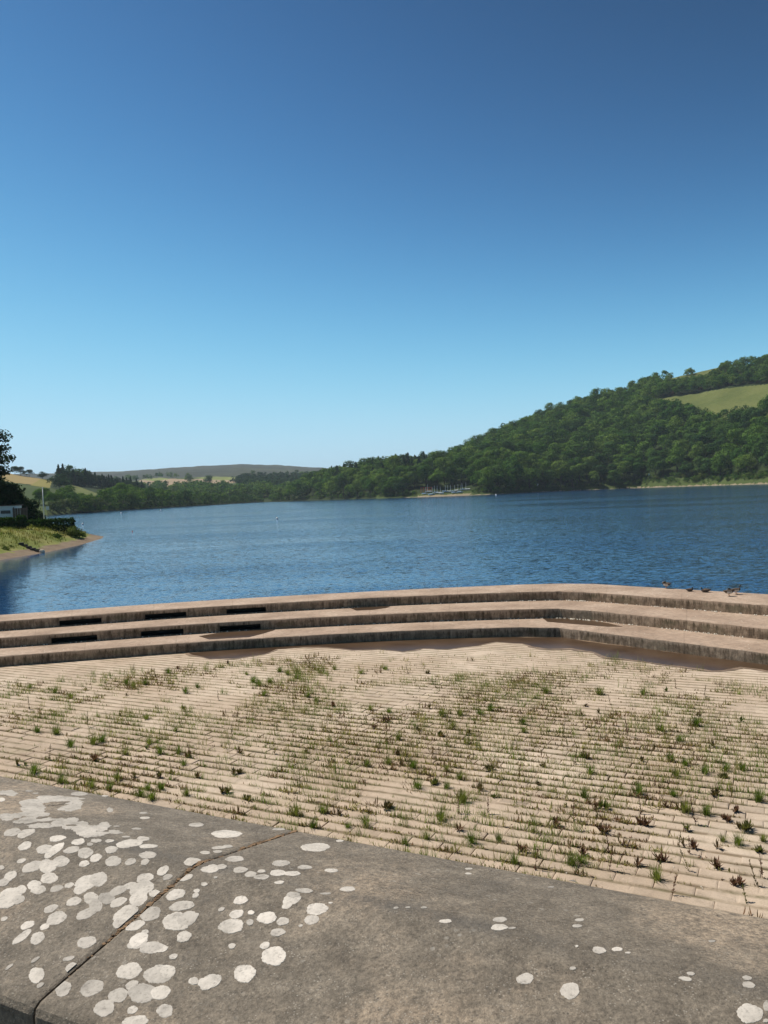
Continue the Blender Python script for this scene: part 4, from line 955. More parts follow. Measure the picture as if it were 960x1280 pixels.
for i, x in enumerate(np.linspace(50, 92, 8)):
    P, d = hill_xyz(lh, x, float(interp(x, LSH))+rng.uniform(30, 70)); tree('broadleaf_tree', P, rng.uniform(.4, .6), BC, BT, 'dark broadleaf tree at the foot of the green field', 'tree', 'trees at the foot of the green field')
for _ in range(420):       # scrub at the water's edge under the woods
    x = tr.uniform(100, 345); P, d = hill_xyz(lh, x, float(interp(x, LSH))+tr.uniform(.5, 5)); mass(BQ[rng.integers(8)], P, tr.uniform(.14, .3), 130, 2.2, massQ, massV)
for _ in range(420):
    x = tr.uniform(338, 960)
    if 518 < x < 590 or (x > 800 and tr.random() < .75): continue
    P, d = hill_xyz(rh, x, float(interp(x, RSH))+tr.uniform(3.5, 9)); mass(BQ[rng.integers(8)], P, tr.uniform(.12, .3), 130, 2.2, massQ, massV)
for _ in range(260):
    x = tr.uniform(760, 975); P, d = hill_xyz(rh, x, float(interp(x, RSH))+tr.uniform(8, 19)); mass(BQ[rng.integers(8)], P, tr.uniform(.08, .24), 110, 2.2, massQ, massV)
# far moor woods and hedges: one mass
for _ in range(1500):
    x = tr.uniform(140, 420); y = tr.uniform(596, 625); r = find_r(mh, x, y, 1030, 3000); P, d = hill_xyz(mh, x, r); px, py = float(x), y
    inw = inpoly(np.array([x]), np.array([y]), [(282, 604), (300, 601), (352, 599.5), (420, 598), (420, 612), (350, 615), (318, 613), (296, 608)])[0]
    hed = 612 < y < 625 and fbm(x*.2, y*.5, 5) > .44 and not inpoly(np.array([x]), np.array([y]), DUN)[0] and not inpoly(np.array([x]), np.array([y]), TANF)[0]
    lane = abs(y-np.interp(x, [170, 205, 240, 300, 345], [602, 597.5, 602, 597, 594])) < 1.2 and tr.random() < .35 and x < 232
    up = inpoly(np.array([x]), np.array([y]), [(300, 596), (330, 592), (400, 592), (420, 600), (345, 598)])[0] and tr.random() < .4
    if not (inw or hed or lane or up): continue
    if inw: mass(BQ[rng.integers(8)], P, .85, 130, 2.6, cmQ, cmV)
    else: mass(BQ[rng.integers(8)], P, .8, 110, 3., massQ, massV)
for x, y in ((237, 605), (262, 607.5)):
    P, d = hill_xyz(mh, x, find_r(mh, x, y, 1030, 3000)); tree('broadleaf_tree', P, 1.0, BC, BT, 'lone dark tree in the tan field below the moor, '+('left one' if x < 250 else 'right one'), 'tree', None)
Q = np.concatenate(massQ); me = crown_mesh(Q.reshape(-1, 4, 3), M_leaf_s, 'woodland'); me.attributes.new('var', 'FLOAT', 'POINT').data.foreach_set('value', np.concatenate(massV).astype(np.float32))
stuff('woodland', me, 'mass of broadleaf woodland on the upper right hillside and in the far valley', 'woodland')
Q = np.concatenate(cmQ); me = crown_mesh(Q.reshape(-1, 4, 3), M_con_s, 'conifer_woodland'); me.attributes.new('var', 'FLOAT', 'POINT').data.foreach_set('value', np.concatenate(cmV).astype(np.float32))
stuff('conifer_woodland', me, 'dark conifer woodland on the left skyline of the right hill and below the moor', 'woodland')

# ------------------------------------------------------------------ left bank (promontory)
SHL = np.array([(-160, 22), (-80, 27), (-52, 30), (-41, 40), (-36, 52), (-34, 60), (-33.5, 68.3), (-33.3, 77.6), (-34.4, 88), (-35.8, 96), (-37.4, 104), (-39.3, 110), (-43, 115), (-52, 123), (-68, 138), (-90, 160), (-130, 190), (-200, 230)], float)
def dense_line(L, m=24): return np.concatenate([np.stack([np.linspace(a[0], b[0], m, endpoint=False), np.linspace(a[1], b[1], m, endpoint=False)], -1) for a, b in zip(L[:-1], L[1:])])
SD = dense_line(SHL); POLY = [tuple(p) for p in SHL]+[(-400, 230), (-400, 22)]
def bank_d(X, Y):
    P = np.stack([X.ravel(), Y.ravel()], -1); d = np.empty(len(P))
    for i in range(0, len(P), 20000): d[i:i+20000] = np.sqrt(((P[i:i+20000, None]-SD[None])**2).sum(2).min(1))
    return np.where(inpoly(P[:, 0], P[:, 1], POLY), d, -d).reshape(X.shape)
def bank_h(d, X, Y):
    n = fbm(X*.35, Y*.35, 61, 4)-.5
    return np.where(d < 0, d*.16, np.interp(d, [0, 2.0, 5, 8.5, 60, 200], [0, .5, 1.75, 2.4, 2.8, 4.0]))+n*.35*np.clip(d/3, 0, 1)
gx = np.arange(-120, -28, .5); gy = np.arange(24, 190, .5); X, Y = np.meshgrid(gx, gy); D = bank_d(X, Y); Zb = bank_h(D, X, Y)
idx = np.arange(X.size).reshape(X.shape); Fq = np.stack([idx[:-1, :-1], idx[:-1, 1:], idx[1:, 1:], idx[1:, :-1]], -1)
dm = (D[:-1, :-1]+D[1:, 1:])/2; km = dm > -8
jag = (fbm(X*.6, Y*.6, 8, 3)-.5)[:-1, :-1]*3
mi = np.where(dm+jag*.4 < 1.7, 0, np.where(dm+jag < 15, 1, 2))
struct('left_bank', make_mesh('left_bank', np.stack([X, Y, Zb], -1).reshape(-1, 3), Fq[km], [G_mud, G_bank, G_lawn], mi[km], True))
def bank_pt(px, py):      # where a sighting meets the bank
    best = None
    for dist in np.linspace(60, 190, 900):
        P = at_dist(px, py, dist); d = bank_d(np.array([P[0]]), np.array([P[1]])); h = bank_h(d, np.array([P[0]]), np.array([P[1]]))[0]
        if P[2] <= h: return np.array([P[0], P[1], h])
    return at_dist(px, py, 120)
def bank_at(px, dist):
    P = at_dist(px, hor(px), dist); d = bank_d(np.array([P[0]]), np.array([P[1]])); return np.array([P[0], P[1], bank_h(d, np.array([P[0]]), np.array([P[1]]))[0]])
# long grass on the bank
V, Fc, var = [], [], []
k = 0
while k < 5200:
    x, y = rng.uniform(-75, -33), rng.uniform(62, 125); d = bank_d(np.array([x]), np.array([y]))
    if d[0] < 1.6+rng.uniform(0, 1.6) or d[0] > 20: continue
    k += 1; h = float(bank_h(d, np.array([x]), np.array([y]))[0]); n0 = len(V); sc = .6+.9*fbm(x*.25, y*.25, 5)
    for _ in range(5): blade(V, Fc, (x+rng.normal(0, .15), y+rng.normal(0, .15), h-.03), rng.uniform(0, 6.28), rng.uniform(.15, .42)*sc, abs(rng.normal(.4, .3)), rng.uniform(.04, .08), seg=2)
    v = np.clip(fbm(x*.3, y*.3, 15, 3)*1.6-.35+rng.normal(0, .1), 0, 1); var += [v]*(len(V)-n0)
me = make_mesh('bank_grass', V, np.array(Fc), foliage('long_grass', [(.08, .12, .025), (.13, .15, .04), (.2, .18, .06), (.27, .21, .09)], True, .3, 1))
me.attributes.new('var', 'FLOAT', 'POINT').data.foreach_set('value', np.array(var, np.float32)); stuff('bank_grass', me, 'rough green and straw coloured grass on the left bank', 'grass')
def leaf_box(cx, sx, sy, sz, n, ls, seed, rag=.12, rnd=.0):
    r = np.random.default_rng(seed); p = r.uniform(-1, 1, (n, 3)); ax = r.integers(0, 3, n)
    ax = np.where((ax == 2) & (r.random(n) < .3), 1, ax); p[np.arange(n), ax] = np.where(r.random(n) < .5, -1, 1); p[:, 2] = np.where((ax == 2), 1, p[:, 2])
    nr = np.zeros((n, 3)); nr[np.arange(n), ax] = p[np.arange(n), ax]
    if rnd: 
        u = p/np.linalg.norm(p, axis=1)[:, None]; p = p*(1-rnd)+u*rnd
    c = p*np.array([sx/2, sy/2, sz/2])+np.array([0, 0, sz/2])+r.normal(0, rag, (n, 3))
    return quads_at(c, nr+r.normal(0, .5, (n, 3)), ls*r.uniform(.6, 1.3, n), r)
def solid_core(sx, sy, sz, mat):
    mb = MB(); mb.box((0, 0, sz*.46), (sx*.9, sy*.86, sz*.9)); return mb.mesh('core', mat)
def hedge(name, pxa, pxb, dist, ht, dep, label, mat, rnd=.0, rag=.1, cat='hedge', yaw=0):
    A, B = bank_at(pxa, dist), bank_at(pxb, dist+yaw); c = (A+B)/2; L = float(np.linalg.norm((B-A)[:2])); rz = math.atan2(B[1]-A[1], B[0]-A[0])
    Q = leaf_box(0, L, dep, ht, int(900+L*ht*260), .26, int(abs(pxa)*7)+3, rag, rnd)
    o = empty(name, (c[0], c[1], (A[2]+B[2])/2-.1), rz); tag(o, label, cat); link('foliage', crown_mesh(Q, mat, 'foliage'), o)
    b_ = MB()
    for t in np.linspace(-.45, .45, max(2, int(L/1.5))): b_.tube([(t*L, 0, -.2), (t*L+.05, .02, ht*.7)], [.07, .03], 6)
    link('stem', b_.mesh('stem', M_bark), o)['kind'] = 'stuff'
    return o
hedge('clipped_hedge', 33, 90, 106, 1.4, 1.6, 'long clipped dark green hedge on the left bank below the flagpole', M_hedge)
hedge('clipped_bush', 20.5, 31, 100, 1.5, 1.3, 'rounded clipped bush between the hedge and the white building', M_hedge, .7, cat='bush')
hedge('clipped_bush', -16, 18, 99, 1.15, 1.6, 'dark clipped bush in front of the white building at the left edge', M_hedge, .35, cat='bush')
for x, dist, s, lab in ((90, 104, .36, 'light green scrub bush at the lake end of the clipped hedge'), (95, 106, .28, 'low scrub bush on the tip of the left bank'), (101, 108, .16, 'small scrub bush nearest the water on the tip of the bank'), (70, 98, .22, 'low green scrub clump on the bank below the hedge'), (12, 84, .1, 'low weed clump beside the stone blocks'), (4, 82, .13, 'small bush on the bank at the left edge of the photo')):
    tree('scrub_bush', bank_at(x, dist), s, SC, None, lab, 'bush', None)
for x, dist, s, lab in ((72, 132, .44, 'yellow flowering broom bush behind the hedge, right one'), (62, 130, .36, 'yellow flowering broom bush behind the hedge beside the flagpole')):
    P = bank_at(x, dist); o = tree('broom_bush', P, s, [crown_mesh(q, M_broom) for q in SQ[:1]], None, lab, 'bush', None)
# big dark trees at the left edge
P = bank_at(-22, 132); o = empty('pine_tree', P); tag(o, 'tall dark pine with layered branches at the left edge of the photo', 'tree')
M_pine = foliage('pine_needles', [(.020, .038, .016), (.03, .052, .018)], trans=.12, nscale=.8)
link('crown', crown_mesh(pine_crown(77, 15.2, 12.2, 20, 15000, .38), M_pine), o); link('trunk', trunk_mesh(15.2, .4, .95, 10, 3), o)
for i, (x, dist, s, lab) in enumerate(((27, 138, 5.6, 'dark rounded evergreen right of the tall pine'), (42, 142, 4.4, 'dark small evergreen behind the flagpole'), (14, 134, 6.6, 'dark broad evergreen under the tall pine'), (-2, 128, 6.0, 'dark evergreen bush at the left edge behind the white building'))):
    P = bank_at(x, dist); o = empty('evergreen_tree', P); tag(o, lab, 'tree')
    link('crown', crown_mesh(broad_crown(400+i, s, s*.95, 9, 3200, .36, -.1), M_pine), o); link('trunk', trunk_mesh(s, .14, .7, 3, i), o)
for i, (x, dist, hgt, lab) in enumerate(((-45, 120, 17, 'tall dark evergreen just left of the pine, mirrored in the water'), (-95, 112, 19, 'tallest dark evergreen beyond the left margin of the photo'), (-150, 108, 17, 'dark evergreen farthest left beyond the margin of the photo'))):
    P = bank_at(x, dist); o = empty('evergreen_tree', P); tag(o, lab, 'tree'); link('crown', crown_mesh(broad_crown(440+i, hgt, hgt*.6, 12, 4200, .7, .0), M_pine), o); link('trunk', trunk_mesh(hgt, .3, .7, 4, i), o)
# flagpole
M_white = plain('white_paint', (.78, .77, .74), .5, .06); M_brown = plain('brown_timber', (.16, .10, .07), .8); M_glass = plain('dark_glass', (.03, .035, .04), .15)
P = bank_at(54.3, 118); mb = MB(); mb.tube([(0, 0, -.3), (0, 0, 2.6), (0, 0, 5.0)], [.085, .07, .05], 10); fp = link('flagpole', mb.mesh('flagpole', M_white, True), None, P); tag(fp, 'bare white flagpole standing behind the clipped hedge', 'flagpole')
mb = MB(); mb.tube([(0, 0, 5.0), (0, 0, 5.04), (0, 0, 5.12), (0, 0, 5.16)], [.03, .08, .08, .02], 10); link('finial', mb.mesh('finial', M_white, True), fp)
P = bank_at(59.5, 116); sg = empty('small_sign', P); tag(sg, 'small white sign on a post right of the flagpole', 'sign')
mb = MB(); mb.tube([(0, 0, -.2), (0, 0, 2.3)], .03, 8); link('post', mb.mesh('post', M_brown), sg); mb = MB(); mb.box((0, -.05, 2.2), (.42, .03, .5)); link('panel', mb.mesh('panel', M_white), sg)
# white clubhouse
P = bank_at(5, 116); bd = empty('clubhouse', (P[0], P[1], P[2]+.35), R(14)); tag(bd, 'low white flat roofed building at the left edge behind clipped bushes', 'building')
mb = MB(); mb.box((-2.2, 0, 1.0), (8.0, 4, 2.0)); link('wall', mb.mesh('wall', M_white), bd)
mb = MB(); mb.box((-2.2, 0, 2.07), (8.4, 4.4, .14)); link('roof', mb.mesh('roof', M_brown), bd)
for x in (-4.6, -1.6, .6): 
    mb = MB(); mb.box((x, -2.01, 1.2), (1.3, .06, .55)); w = link('window', mb.mesh('window', M_white), bd); mb = MB(); mb.box((x, -2.045, 1.2), (1.16, .04, .42)); link('pane', mb.mesh('pane', M_glass), w)
P = bank_at(25, 112); sc = empty('timber_fence', P, R(14)); tag(sc, 'short brown timber fence at the end of the white building', 'fence')
for i in range(6): 
    mb = MB(); mb.box((-.75+i*.3, 0, 1.0), (.27, .04, 2.0)); link('board', mb.mesh('board', M_brown), sc)
for x in (-.8, .8): 
    mb = MB(); mb.box((x, .08, 1.05), (.1, .1, 2.2)); link('post', mb.mesh('post', M_brown), sc)
# stone blocks stepping down the bank
M_block = plain('dark_stone', (.06, .052, .045), .9)
for i, (x, y, lab) in enumerate(((52.5, 691, 'pale edged stone block at the water end of the row on the left shore'), (47, 689.6, 'second dark stone block from the water on the left shore'), (41.5, 688, 'third dark stone block from the water on the left shore'), (36.5, 686, 'fourth dark stone block from the water on the left shore'), (31.5, 683.6, 'fifth dark stone block from the water on the left shore'), (26.5, 681.4, 'topmost dark stone block of the row up the left bank'))):
    P = bank_pt(x, y); mb = MB(); bm = bmesh.new(); bmesh.ops.create_cube(bm, size=1); bmesh.ops.scale(bm, vec=(.45+.1*rng.random(), .5, .32), verts=bm.verts); bmesh.ops.bevel(bm, geom=bm.edges[:], offset=.05, segments=2, affect='EDGES')
    for v in bm.verts: v.co += Vector(rng.normal(0, .012, 3))
    me = bpy.data.meshes.new('stone_block'); bm.to_mesh(me); bm.free(); me.materials.append(M_block if i else M_peb)
    o = link('stone_block', me, None, (P[0], P[1], P[2]+.08)); o.rotation_euler = (0, 0, rng.uniform(0, 1)); tag(o, lab, 'stone block', 'stone blocks up the left bank')

# ------------------------------------------------------------------ buoys
M_orange = plain('orange_plastic', (.55, .12, .05), .4)
def buoy(px, py, rad, mat, lab):
    P = at(px, py, 0); bm = bmesh.new(); bmesh.ops.create_uvsphere(bm, u_segments=16, v_segments=10, radius=rad); bmesh.ops.scale(bm, vec=(1, 1, 1.15), verts=bm.verts)
    me = bpy.data.meshes.new('buoy'); bm.to_mesh(me); bm.free(); me.materials.append(mat); [setattr(p, 'use_smooth', True) for p in me.polygons]
    o = link('buoy', me, None, (P[0], P[1], rad*.55)); tag(o, lab, 'buoy')
    mb = MB(); mb.tube([(0, 0, rad*1.05), (0, 0, rad*1.3), (0, 0, rad*1.5)], [rad*.35, rad*.25, rad*.2], 8); link('mooring_ring', mb.mesh('mooring_ring', mat), o)
buoy(346.5, 649, .24, M_white, 'white buoy out on the open lake'); buoy(103.5, 656, .24, M_white, 'white buoy just off the tip of the left bank'); buoy(151.5, 642.3, .4, M_white, 'tiny white buoy near the far left shore'); buoy(165.5, 665, .10, M_orange, 'small reddish buoy beyond the tip of the left bank'); buoy(620, 619.5, .6, M_white, 'white buoy just off the right shore beside the dinghies'); buoy(201, 638.5, .4, M_white, 'white buoy close to the far left woodland shore')

# ------------------------------------------------------------------ dinghies on the right shore
M_hull = [plain('hull_white', (.75, .75, .73), .4, .05), plain('hull_blue', (.20, .36, .55), .4, .1), plain('hull_pale', (.55, .63, .70), .4, .1), plain('hull_grey', (.45, .47, .5), .4, .1)]
M_alu = plain('mast_alloy', (.55, .57, .6), .35, .05); M_cover = [plain('cover_blue', (.10, .2, .42), .8), plain('cover_white', (.7, .7, .68), .8), plain('cover_sky', (.35, .5, .62), .8)]; M_redp = plain('red_paint', (.42, .09, .06), .6)
def hull_mesh(L, B, Hh, mat):
    V, Fc = [], []; n = 10
    for i in range(n+1):
        t = i/n; w = B/2*(1-(max(t-.35, 0)/.65)**2.2)*(.8+.2*min(t/.35, 1))+.02; z0 = .02+.22*t**4; zs = Hh*(.85+.25*t**2)
        for a in (-1, -.72, 0, .72, 1): V.append((t*L-L/2, w*a, z0+(zs-z0)*(abs(a)**2.2)))
    for i in range(n):
        for j in range(4): Fc.append((i*5+j, (i+1)*5+j, (i+1)*5+j+1, i*5+j+1))
        Fc.append((i*5, i*5+4, (i+1)*5+4, (i+1)*5))
    Fc.append((0, 1, 2, 3, 4)); Fc.append(tuple(n*5+j for j in (4, 3, 2, 1, 0)))
    return make_mesh('hull', V, Fc, mat, smooth=False)
DING = [(531, 620.3), (535.5, 619.6), (539.5, 618.6), (544, 619.4), (547.5, 617.8), (551.5, 618.7), (556, 617.6), (560.5, 618.2), (564, 617), (568, 617.8), (571.5, 616.6), (575, 617.4), (579, 616.6), (583.5, 617.2)]
names = ['white', 'blue', 'pale blue', 'grey']
for i, (x, y) in enumerate(DING):
    Rs = float(interp(x, RSH)); P, d = hill_xyz(rh, x, Rs+6+tr.uniform(0, 16)); L = tr.uniform(5.0, 6.4); mk = [0, 2, 1, 0, 3, 2, 0, 1, 0, 2, 0, 1, 3, 0][i]
    o = empty('sailing_dinghy', (P[0], P[1], P[2]+.12), tr.uniform(-.5, .6)+(math.pi if tr.random() < .5 else 0))
    place = 'leftmost on the boat beach' if i == 0 else ('rightmost on the boat beach' if i == 13 else f'{["second", "third", "fourth", "fifth", "sixth", "seventh"][i-1]} from the left on the boat beach' if i < 7 else f'{["seventh", "sixth", "fifth", "fourth", "third", "second"][i-7]} from the right on the boat beach')
    tag(o, f'{names[mk]} dinghy with a bare mast, {place}', 'dinghy', 'dinghies on the boat beach')
    link('hull', hull_mesh(L, 2.0, .95, M_hull[mk]), o)
    mb = MB(); ln = tr.uniform(-.35, .35); mb.tube([(L*.12, 0, .3), (L*.12+ln*.5, 0, 3.4), (L*.12+ln, 0, tr.uniform(6.0, 7.4))], [.17, .15, .11], 6); link('mast', mb.mesh('mast', M_alu), o)
    mb = MB(); mb.tube([(L*.12, 0, 1.25), (-L*.45, 0, 1.15)], [.06, .05], 6); link('boom', mb.mesh('boom', M_alu), o)
    mb = MB(); z = .8; mb.add([(L*.3, 0, z+.15), (-L*.48, -.8, z-.1), (-L*.48, .8, z-.1), (L*.05, -.9, z-.05), (L*.05, .9, z-.05), (-L*.48, 0, 1.12), (L*.1, 0, 1.2)], [(0, 3, 6), (0, 6, 4), (3, 1, 5, 6), (6, 5, 2, 4), (1, 2, 5)]); link('boat_cover', mb.mesh('boat_cover', M_cover[i % 3]), o)
# red timber rack at the left of the beach
P, d = hill_xyz(rh, 533, float(interp(533, RSH))+20); rk = empty('boat_rack', P, .2); tag(rk, 'red painted timber rack behind the dinghies at the left end of the beach', 'rack')
for i, x in enumerate((-5, -2.5, 0, 2.5, 5)):
    mb = MB(); mb.box((x, 0, 2.2), (.35, .35, 4.8)); link('post', mb.mesh('post', M_redp), rk)
for z in (1.2, 2.6, 4.2):
    mb = MB(); mb.box((0, -.2, z), (10.6, .14, .4)); link('rail', mb.mesh('rail', M_redp), rk)
for x, w, hgt, lab in ((672, 1.6, 2.4, 'white notice board on the right shore left of the big bush'), (811.5, 1.2, 2.2, 'small white board on the grass bank below the right wood')):
    P, d = hill_xyz(rh, x, float(interp(x, RSH))+(9 if x < 700 else 18)); o = empty('notice_board', P, 0); tag(o, lab, 'sign')
    mb = MB(); mb.box((0, 0, 2.0+hgt/2), (w, .1, hgt)); link('panel', mb.mesh('panel', M_white), o)
    for s in (-1, 1): 
        mb = MB(); mb.tube([(s*w*.35, .1, -.2), (s*w*.35, .1, 3.5)], .07, 6); link('post', mb.mesh('post', M_brown), o)

# ------------------------------------------------------------------ people on the far right shore
M_skin = plain('skin', (.55, .34, .25), .6, .08); M_hair = plain('hair', (.06, .04, .03), .8)
def person(P, rz, pose, shirt, short, label):
    o = empty('person', P, rz); tag(o, label, 'person', None)
    if pose == 'stand':
        J = dict(pel=(0, 0, .95), sp=(0, -.02, 1.2), ch=(0, 0, 1.42), nk=(0, 0, 1.54), hd=(0, -.02, 1.64), tp=(0, -.02, 1.76), hl=(.1, 0, .9), kl=(.12, -.03, .5), al=(.13, .02, .08), tl=(.14, -.16, .03), hr=(-.1, 0, .9), kr=(-.12, -.05, .5), ar=(-.14, -.02, .08), tr=(-.15, -.2, .03), sl=(.19, 0, 1.42), el=(.27, .03, 1.14), wl=(.29, -.08, .9), fl=(.29, -.11, .8), sr=(-.19, 0, 1.42), er=(-.28, .02, 1.15), wr=(-.27, -.14, .93), fr=(-.26, -.19, .84))
    else:
        J = dict(pel=(0, 0, .13), sp=(0, .04, .38), ch=(0, .06, .6), nk=(0, .05, .72), hd=(0, .03, .82), tp=(0, .03, .94), hl=(.1, -.05, .13), kl=(.16, -.42, .45), al=(.15, -.72, .09), tl=(.16, -.9, .06), hr=(-.1, -.05, .13), kr=(-.17, -.4, .42), ar=(-.14, -.74, .09), tr=(-.15, -.92, .06), sl=(.19, .06, .6), el=(.28, .0, .36), wl=(.2, -.24, .42), fl=(.17, -.33, .44), sr=(-.19, .06, .6), er=(-.3, .16, .36), wr=(-.28, .26, .1), fr=(-.28, .34, .04))
    K = list(J); ix = {k: i for i, k in enumerate(K)}
    E = [('pel', 'sp'), ('sp', 'ch'), ('ch', 'nk'), ('nk', 'hd'), ('hd', 'tp')]+[(a+s, b+s) for s in 'lr' for a, b in (('h', 'k'), ('k', 'a'), ('a', 't'), ('s', 'e'), ('e', 'w'), ('w', 'f'))]+[('pel', 'hl'), ('pel', 'hr'), ('ch', 'sl'), ('ch', 'sr')]
    rad = dict(pel=.14, sp=.12, ch=.14, nk=.055, hd=.095, tp=.07); r2 = dict(h=.09, k=.06, a=.042, t=.035, s=.06, e=.042, w=.03, f=.028)
    me = bpy.data.meshes.new('body'); me.from_pydata([J[k] for k in K], [(ix[a], ix[b]) for a, b in E], [])
    t = bpy.data.objects.new('tmp', me); COL.objects.link(t); m = t.modifiers.new('s', 'SKIN')
    if not me.skin_vertices: me.skin_vertices.new()
    for k in K:
        r_ = rad.get(k) or r2[k[0]]; me.skin_vertices[0].data[ix[k]].radius = (r_, r_*.85)
    me.skin_vertices[0].data[ix['pel']].use_root = True
    t.modifiers.new('u', 'SUBSURF').levels = 1
    ev = t.evaluated_get(bpy.context.evaluated_depsgraph_get()); bme = bpy.data.meshes.new_from_object(ev); bpy.data.objects.remove(t)
    bme.materials.clear(); [bme.materials.append(x) for x in (M_skin, shirt, short)]
    zs, zc = (.98, 1.46) if pose == 'stand' else (.24, .64)
    for p in bme.polygons:
        c = p.center; p.use_smooth = True
        p.material_index = 1 if (zs < c.z < zc and abs(c.x) < .23 and c.y > -.2) else (2 if ((pose == 'stand' and .62 < c.z <= zs and abs(c.x) < .24) or (pose != 'stand' and c.z <= zs and c.y > -.3 and abs(c.x) < .22)) else 0)
    link('body', bme, o)
    hz = J['hd']; bm = bmesh.new(); bmesh.ops.create_uvsphere(bm, u_segments=14, v_segments=8, radius=.115)
    bmesh.ops.delete(bm, geom=[v for v in bm.verts if v.co.z < -.02 and v.co.y < .04], context='VERTS')
    hm = bpy.data.meshes.new('hair'); bm.to_mesh(hm); bm.free(); hm.materials.append(M_hair); link('hair', hm, o, (hz[0], hz[1]+.015, hz[2]+.05))
M_w = plain('white_cloth', (.7, .68, .64), .8); M_pk = plain('pink_cloth', (.65, .25, .2), .8); M_nv = plain('navy_cloth', (.05, .06, .12), .8)
for x, dd_, rz, pose, a, b_, lab in ((878.5, 2.2, .3, 'sit', M_w, M_pk, 'person in a white top sitting on the sand of the right shore, leftmost'), (883.8, 3.0, -.2, 'sit', M_pk, M_w, 'person in a pink top sitting on the sand of the right shore'), (886.5, 2.6, .5, 'stand', M_w, M_pk, 'person in white standing beside the sitters on the right shore'), (893.5, 2.4, .1, 'sit', M_w, M_nv, 'person in a white top sitting right of the group on the sand'), (942.5, .8, 0, 'stand', M_w, M_pk, 'person in white standing at the water edge near the right margin'), (812.2, 12, .4, 'stand', M_w, M_nv, 'person in white walking on the grass bank below the right wood')):
    P, d = hill_xyz(rh, x, float(interp(x, RSH))+dd_); person(P, rz, pose, a, b_, lab)

# ------------------------------------------------------------------ ducks on the weir crest
M_dk = plain('duck_brown', (.10, .07, .05), .8, .5, 25); M_dh = plain('duck_dark', (.022, .022, .02), .6); M_pale = plain('duck_flank', (.55, .5, .44), .8, .2, 30); M_bill = plain('duck_bill', (.3, .24, .08), .5); M_leg = plain('duck_leg', (.5, .2, .06), .6)
def duck(px, py, rz, s, pose, pale, label):
    P = at(px, py, Z0); o = empty('duck', (P[0], P[1], Z0), rz, s); tag(o, label, 'duck', 'ducks on the weir crest')
    st = pose != 'rest'; zb = .20 if st else .09
    hd = {'stand': (.19, 0, zb+.19), 'rest': (.15, 0, zb+.13), 'preen': (.02, .07, zb+.12), 'down': (.27, 0, zb+.01)}[pose]
    nk = {'stand': (.17, 0, zb+.08), 'rest': (.15, 0, zb+.06), 'preen': (.15, .04, zb+.08), 'down': (.21, 0, zb+.05)}[pose]
    pts = [(-.28, 0, zb+.055), (-.22, 0, zb+.04), (-.13, 0, zb+.01), (-.02, 0, zb-.005), (.09, 0, zb), (.15, 0, zb+.025), nk]
    mid = tuple((a+b)/2 for a, b in zip(nk, hd)); pts += [mid, hd]; rad = [.012, .035, .075, .095, .085, .062, .042, .036, .047]
    v = (Vector(hd)-Vector(mid)).normalized()
    if pose in ('stand', 'rest'): f = Vector((1, 0, -.1))
    elif pose == 'preen': f = Vector((-1, .2, -.3)).normalized()
    else: f = Vector((.8, 0, -.7)).normalized()
    e = Vector(hd)+f*.045; pts.append(tuple(e)); rad.append(.026)
    mb = MB(); mb.tube(pts, rad, 12); me = mb.mesh('body', [M_dk, M_dh, M_pale], True)
    for p in me.polygons:
        c = p.center; dh = (c-Vector(hd)).length
        p.material_index = 1 if dh < .085 else (2 if pale and -.14 < c.x < .10 and c.z < zb+.05 else 0)
    link('body', me, o)
    mb = MB(); mb.tube([tuple(e-f*.006), tuple(e+f*.03), tuple(e+f*.055)], [.018, .014, .010], 8, flat=.5); link('bill', mb.mesh('bill', M_bill, True), o)
    for sd in (-1, 1):
        mb = MB(); mb.tube([(.10, sd*.07, zb+.03), (.0, sd*.092, zb+.035), (-.12, sd*.075, zb+.045), (-.24, sd*.02, zb+.06)], [.02, .05, .042, .01], 8, flat=.35); link('wing', mb.mesh('wing', M_dk, True), o)
        if st:
            mb = MB(); mb.tube([(-.01, sd*.04, zb-.06), (0, sd*.042, .02), (.05, sd*.05, .008)], [.012, .009, .012], 6); link('leg', mb.mesh('leg', M_leg), o)
duck(833, 735.5, 2.2, .85, 'preen', True, 'dark duck with pale flank preening, leftmost on the weir crest')
duck(862.5, 739.2, .2, .68, 'rest', False, 'small dark duck resting low, second from left on the weir crest')
duck(881.5, 740.3, 2.8, .8, 'rest', False, 'dark duck resting upright, third from left on the weir crest')
duck(911.5, 745.3, .1, .85, 'preen', True, 'pale flanked duck standing in the right-hand pair on the weir crest')
duck(920.5, 742.8, .2, .82, 'stand', True, 'dark headed duck standing rightmost on the weir crest')

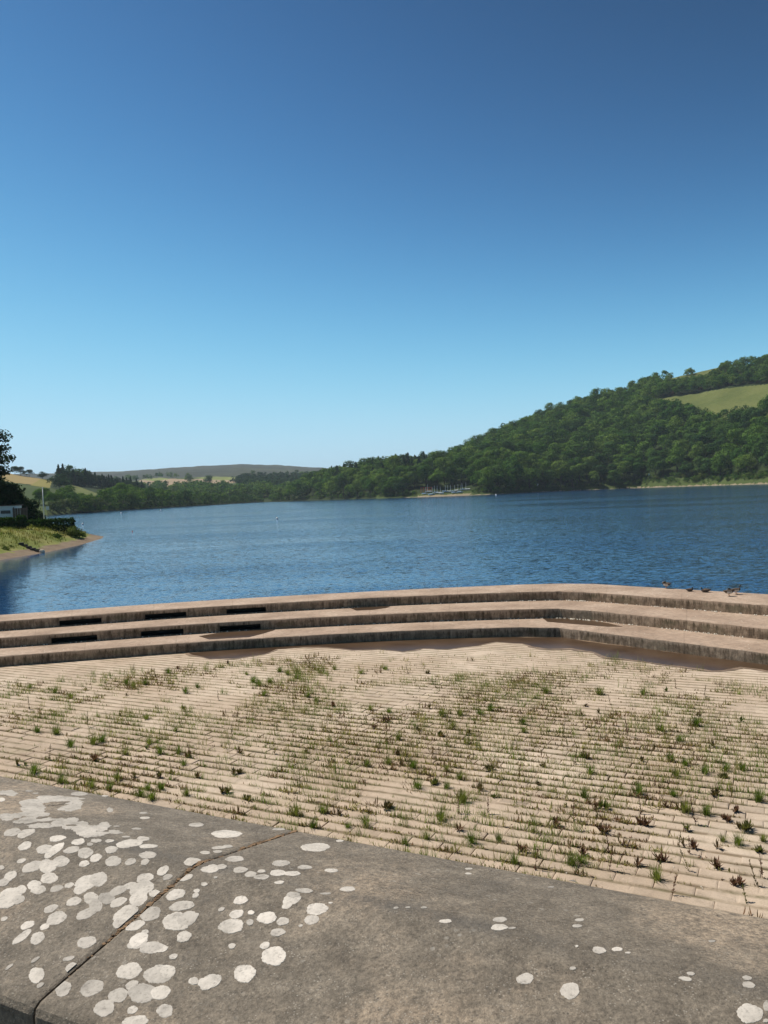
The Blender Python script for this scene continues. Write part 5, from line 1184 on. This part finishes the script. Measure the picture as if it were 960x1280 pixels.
# ------------------------------------------------------------------ light, sky, air
EXPO = .25
SUN_AZ = R(-62); SUN_EL = R(57)      # azimuth from +Y, negative to the left
sd = Vector((math.sin(SUN_AZ)*math.cos(SUN_EL), math.cos(SUN_AZ)*math.cos(SUN_EL), math.sin(SUN_EL)))
sl = bpy.data.lights.new('sun', 'SUN'); sl.energy = 4.9; sl.angle = R(.53); sl.color = (1, .95, .87)
so = bpy.data.objects.new('sun', sl); COL.objects.link(so); so.rotation_euler = sd.to_track_quat('Z', 'Y').to_euler(); so.location = (-50, 50, 100)
W = bpy.data.worlds.new('World'); S.world = W; W.use_nodes = True; nt = W.node_tree; nt.nodes.clear()
sk = nt.nodes.new('ShaderNodeTexSky'); sk.sky_type = 'NISHITA'; sk.sun_disc = False; sk.sun_elevation = SUN_EL; sk.sun_rotation = SUN_AZ % (2*math.pi)
sk.altitude = 2000; sk.air_density = .7; sk.dust_density = .4; sk.ozone_density = 2.0
# the phone's deep-blue rendering of the clear sky: one response curve per channel on the sky's own radiance
b = NB(nt); sp = b.n('SeparateColor'); b.l(sk.outputs[0], sp.inputs[0]); cb = b.n('CombineColor')
for i, (gm, wh, A) in enumerate(((2.9, .6, .0610), (3.25, .86, .0455), (3.75, 1.03, .0083))):
    x = b.math('MULTIPLY', b.math('POWER', sp.outputs[i], gm), A)
    b.l(b.math('MULTIPLY', b.math('DIVIDE', x, b.math('ADD', b.math('MULTIPLY', x, 1/wh), 1.)), 10/2**EXPO), cb.inputs[i])
bg = nt.nodes.new('ShaderNodeBackground'); bg.inputs['Strength'].default_value = .10
ow = nt.nodes.new('ShaderNodeOutputWorld'); nt.links.new(cb.outputs[0], bg.inputs['Color']); nt.links.new(bg.outputs[0], ow.inputs['Surface'])
HAZE = True
if HAZE:
    m, nt, out = newmat('air'); pv_ = nt.nodes.new('ShaderNodeVolumePrincipled'); pv_.inputs['Color'].default_value = (.72, .82, .95, 1); pv_.inputs['Density'].default_value = .00008; pv_.inputs['Anisotropy'].default_value = .2
    nt.links.new(pv_.outputs[0], out.inputs['Volume'])
    mb = MB(); mb.box((0, 5500, 148), (26000, 13500, 306)); hz = link('haze', mb.mesh('haze', m)); hz['kind'] = 'stuff'; hz['label'] = 'thin blue haze over the valley'; hz['category'] = 'haze'
S.view_settings.view_transform = 'Standard'; S.view_settings.look = 'None'; S.view_settings.gamma = 1; S.view_settings.use_curve_mapping = False
S.view_settings.exposure = EXPO
S.cycles.max_bounces = 6; S.cycles.transparent_max_bounces = 6; S.cycles.volume_bounces = 0
S.cycles.use_denoising = True
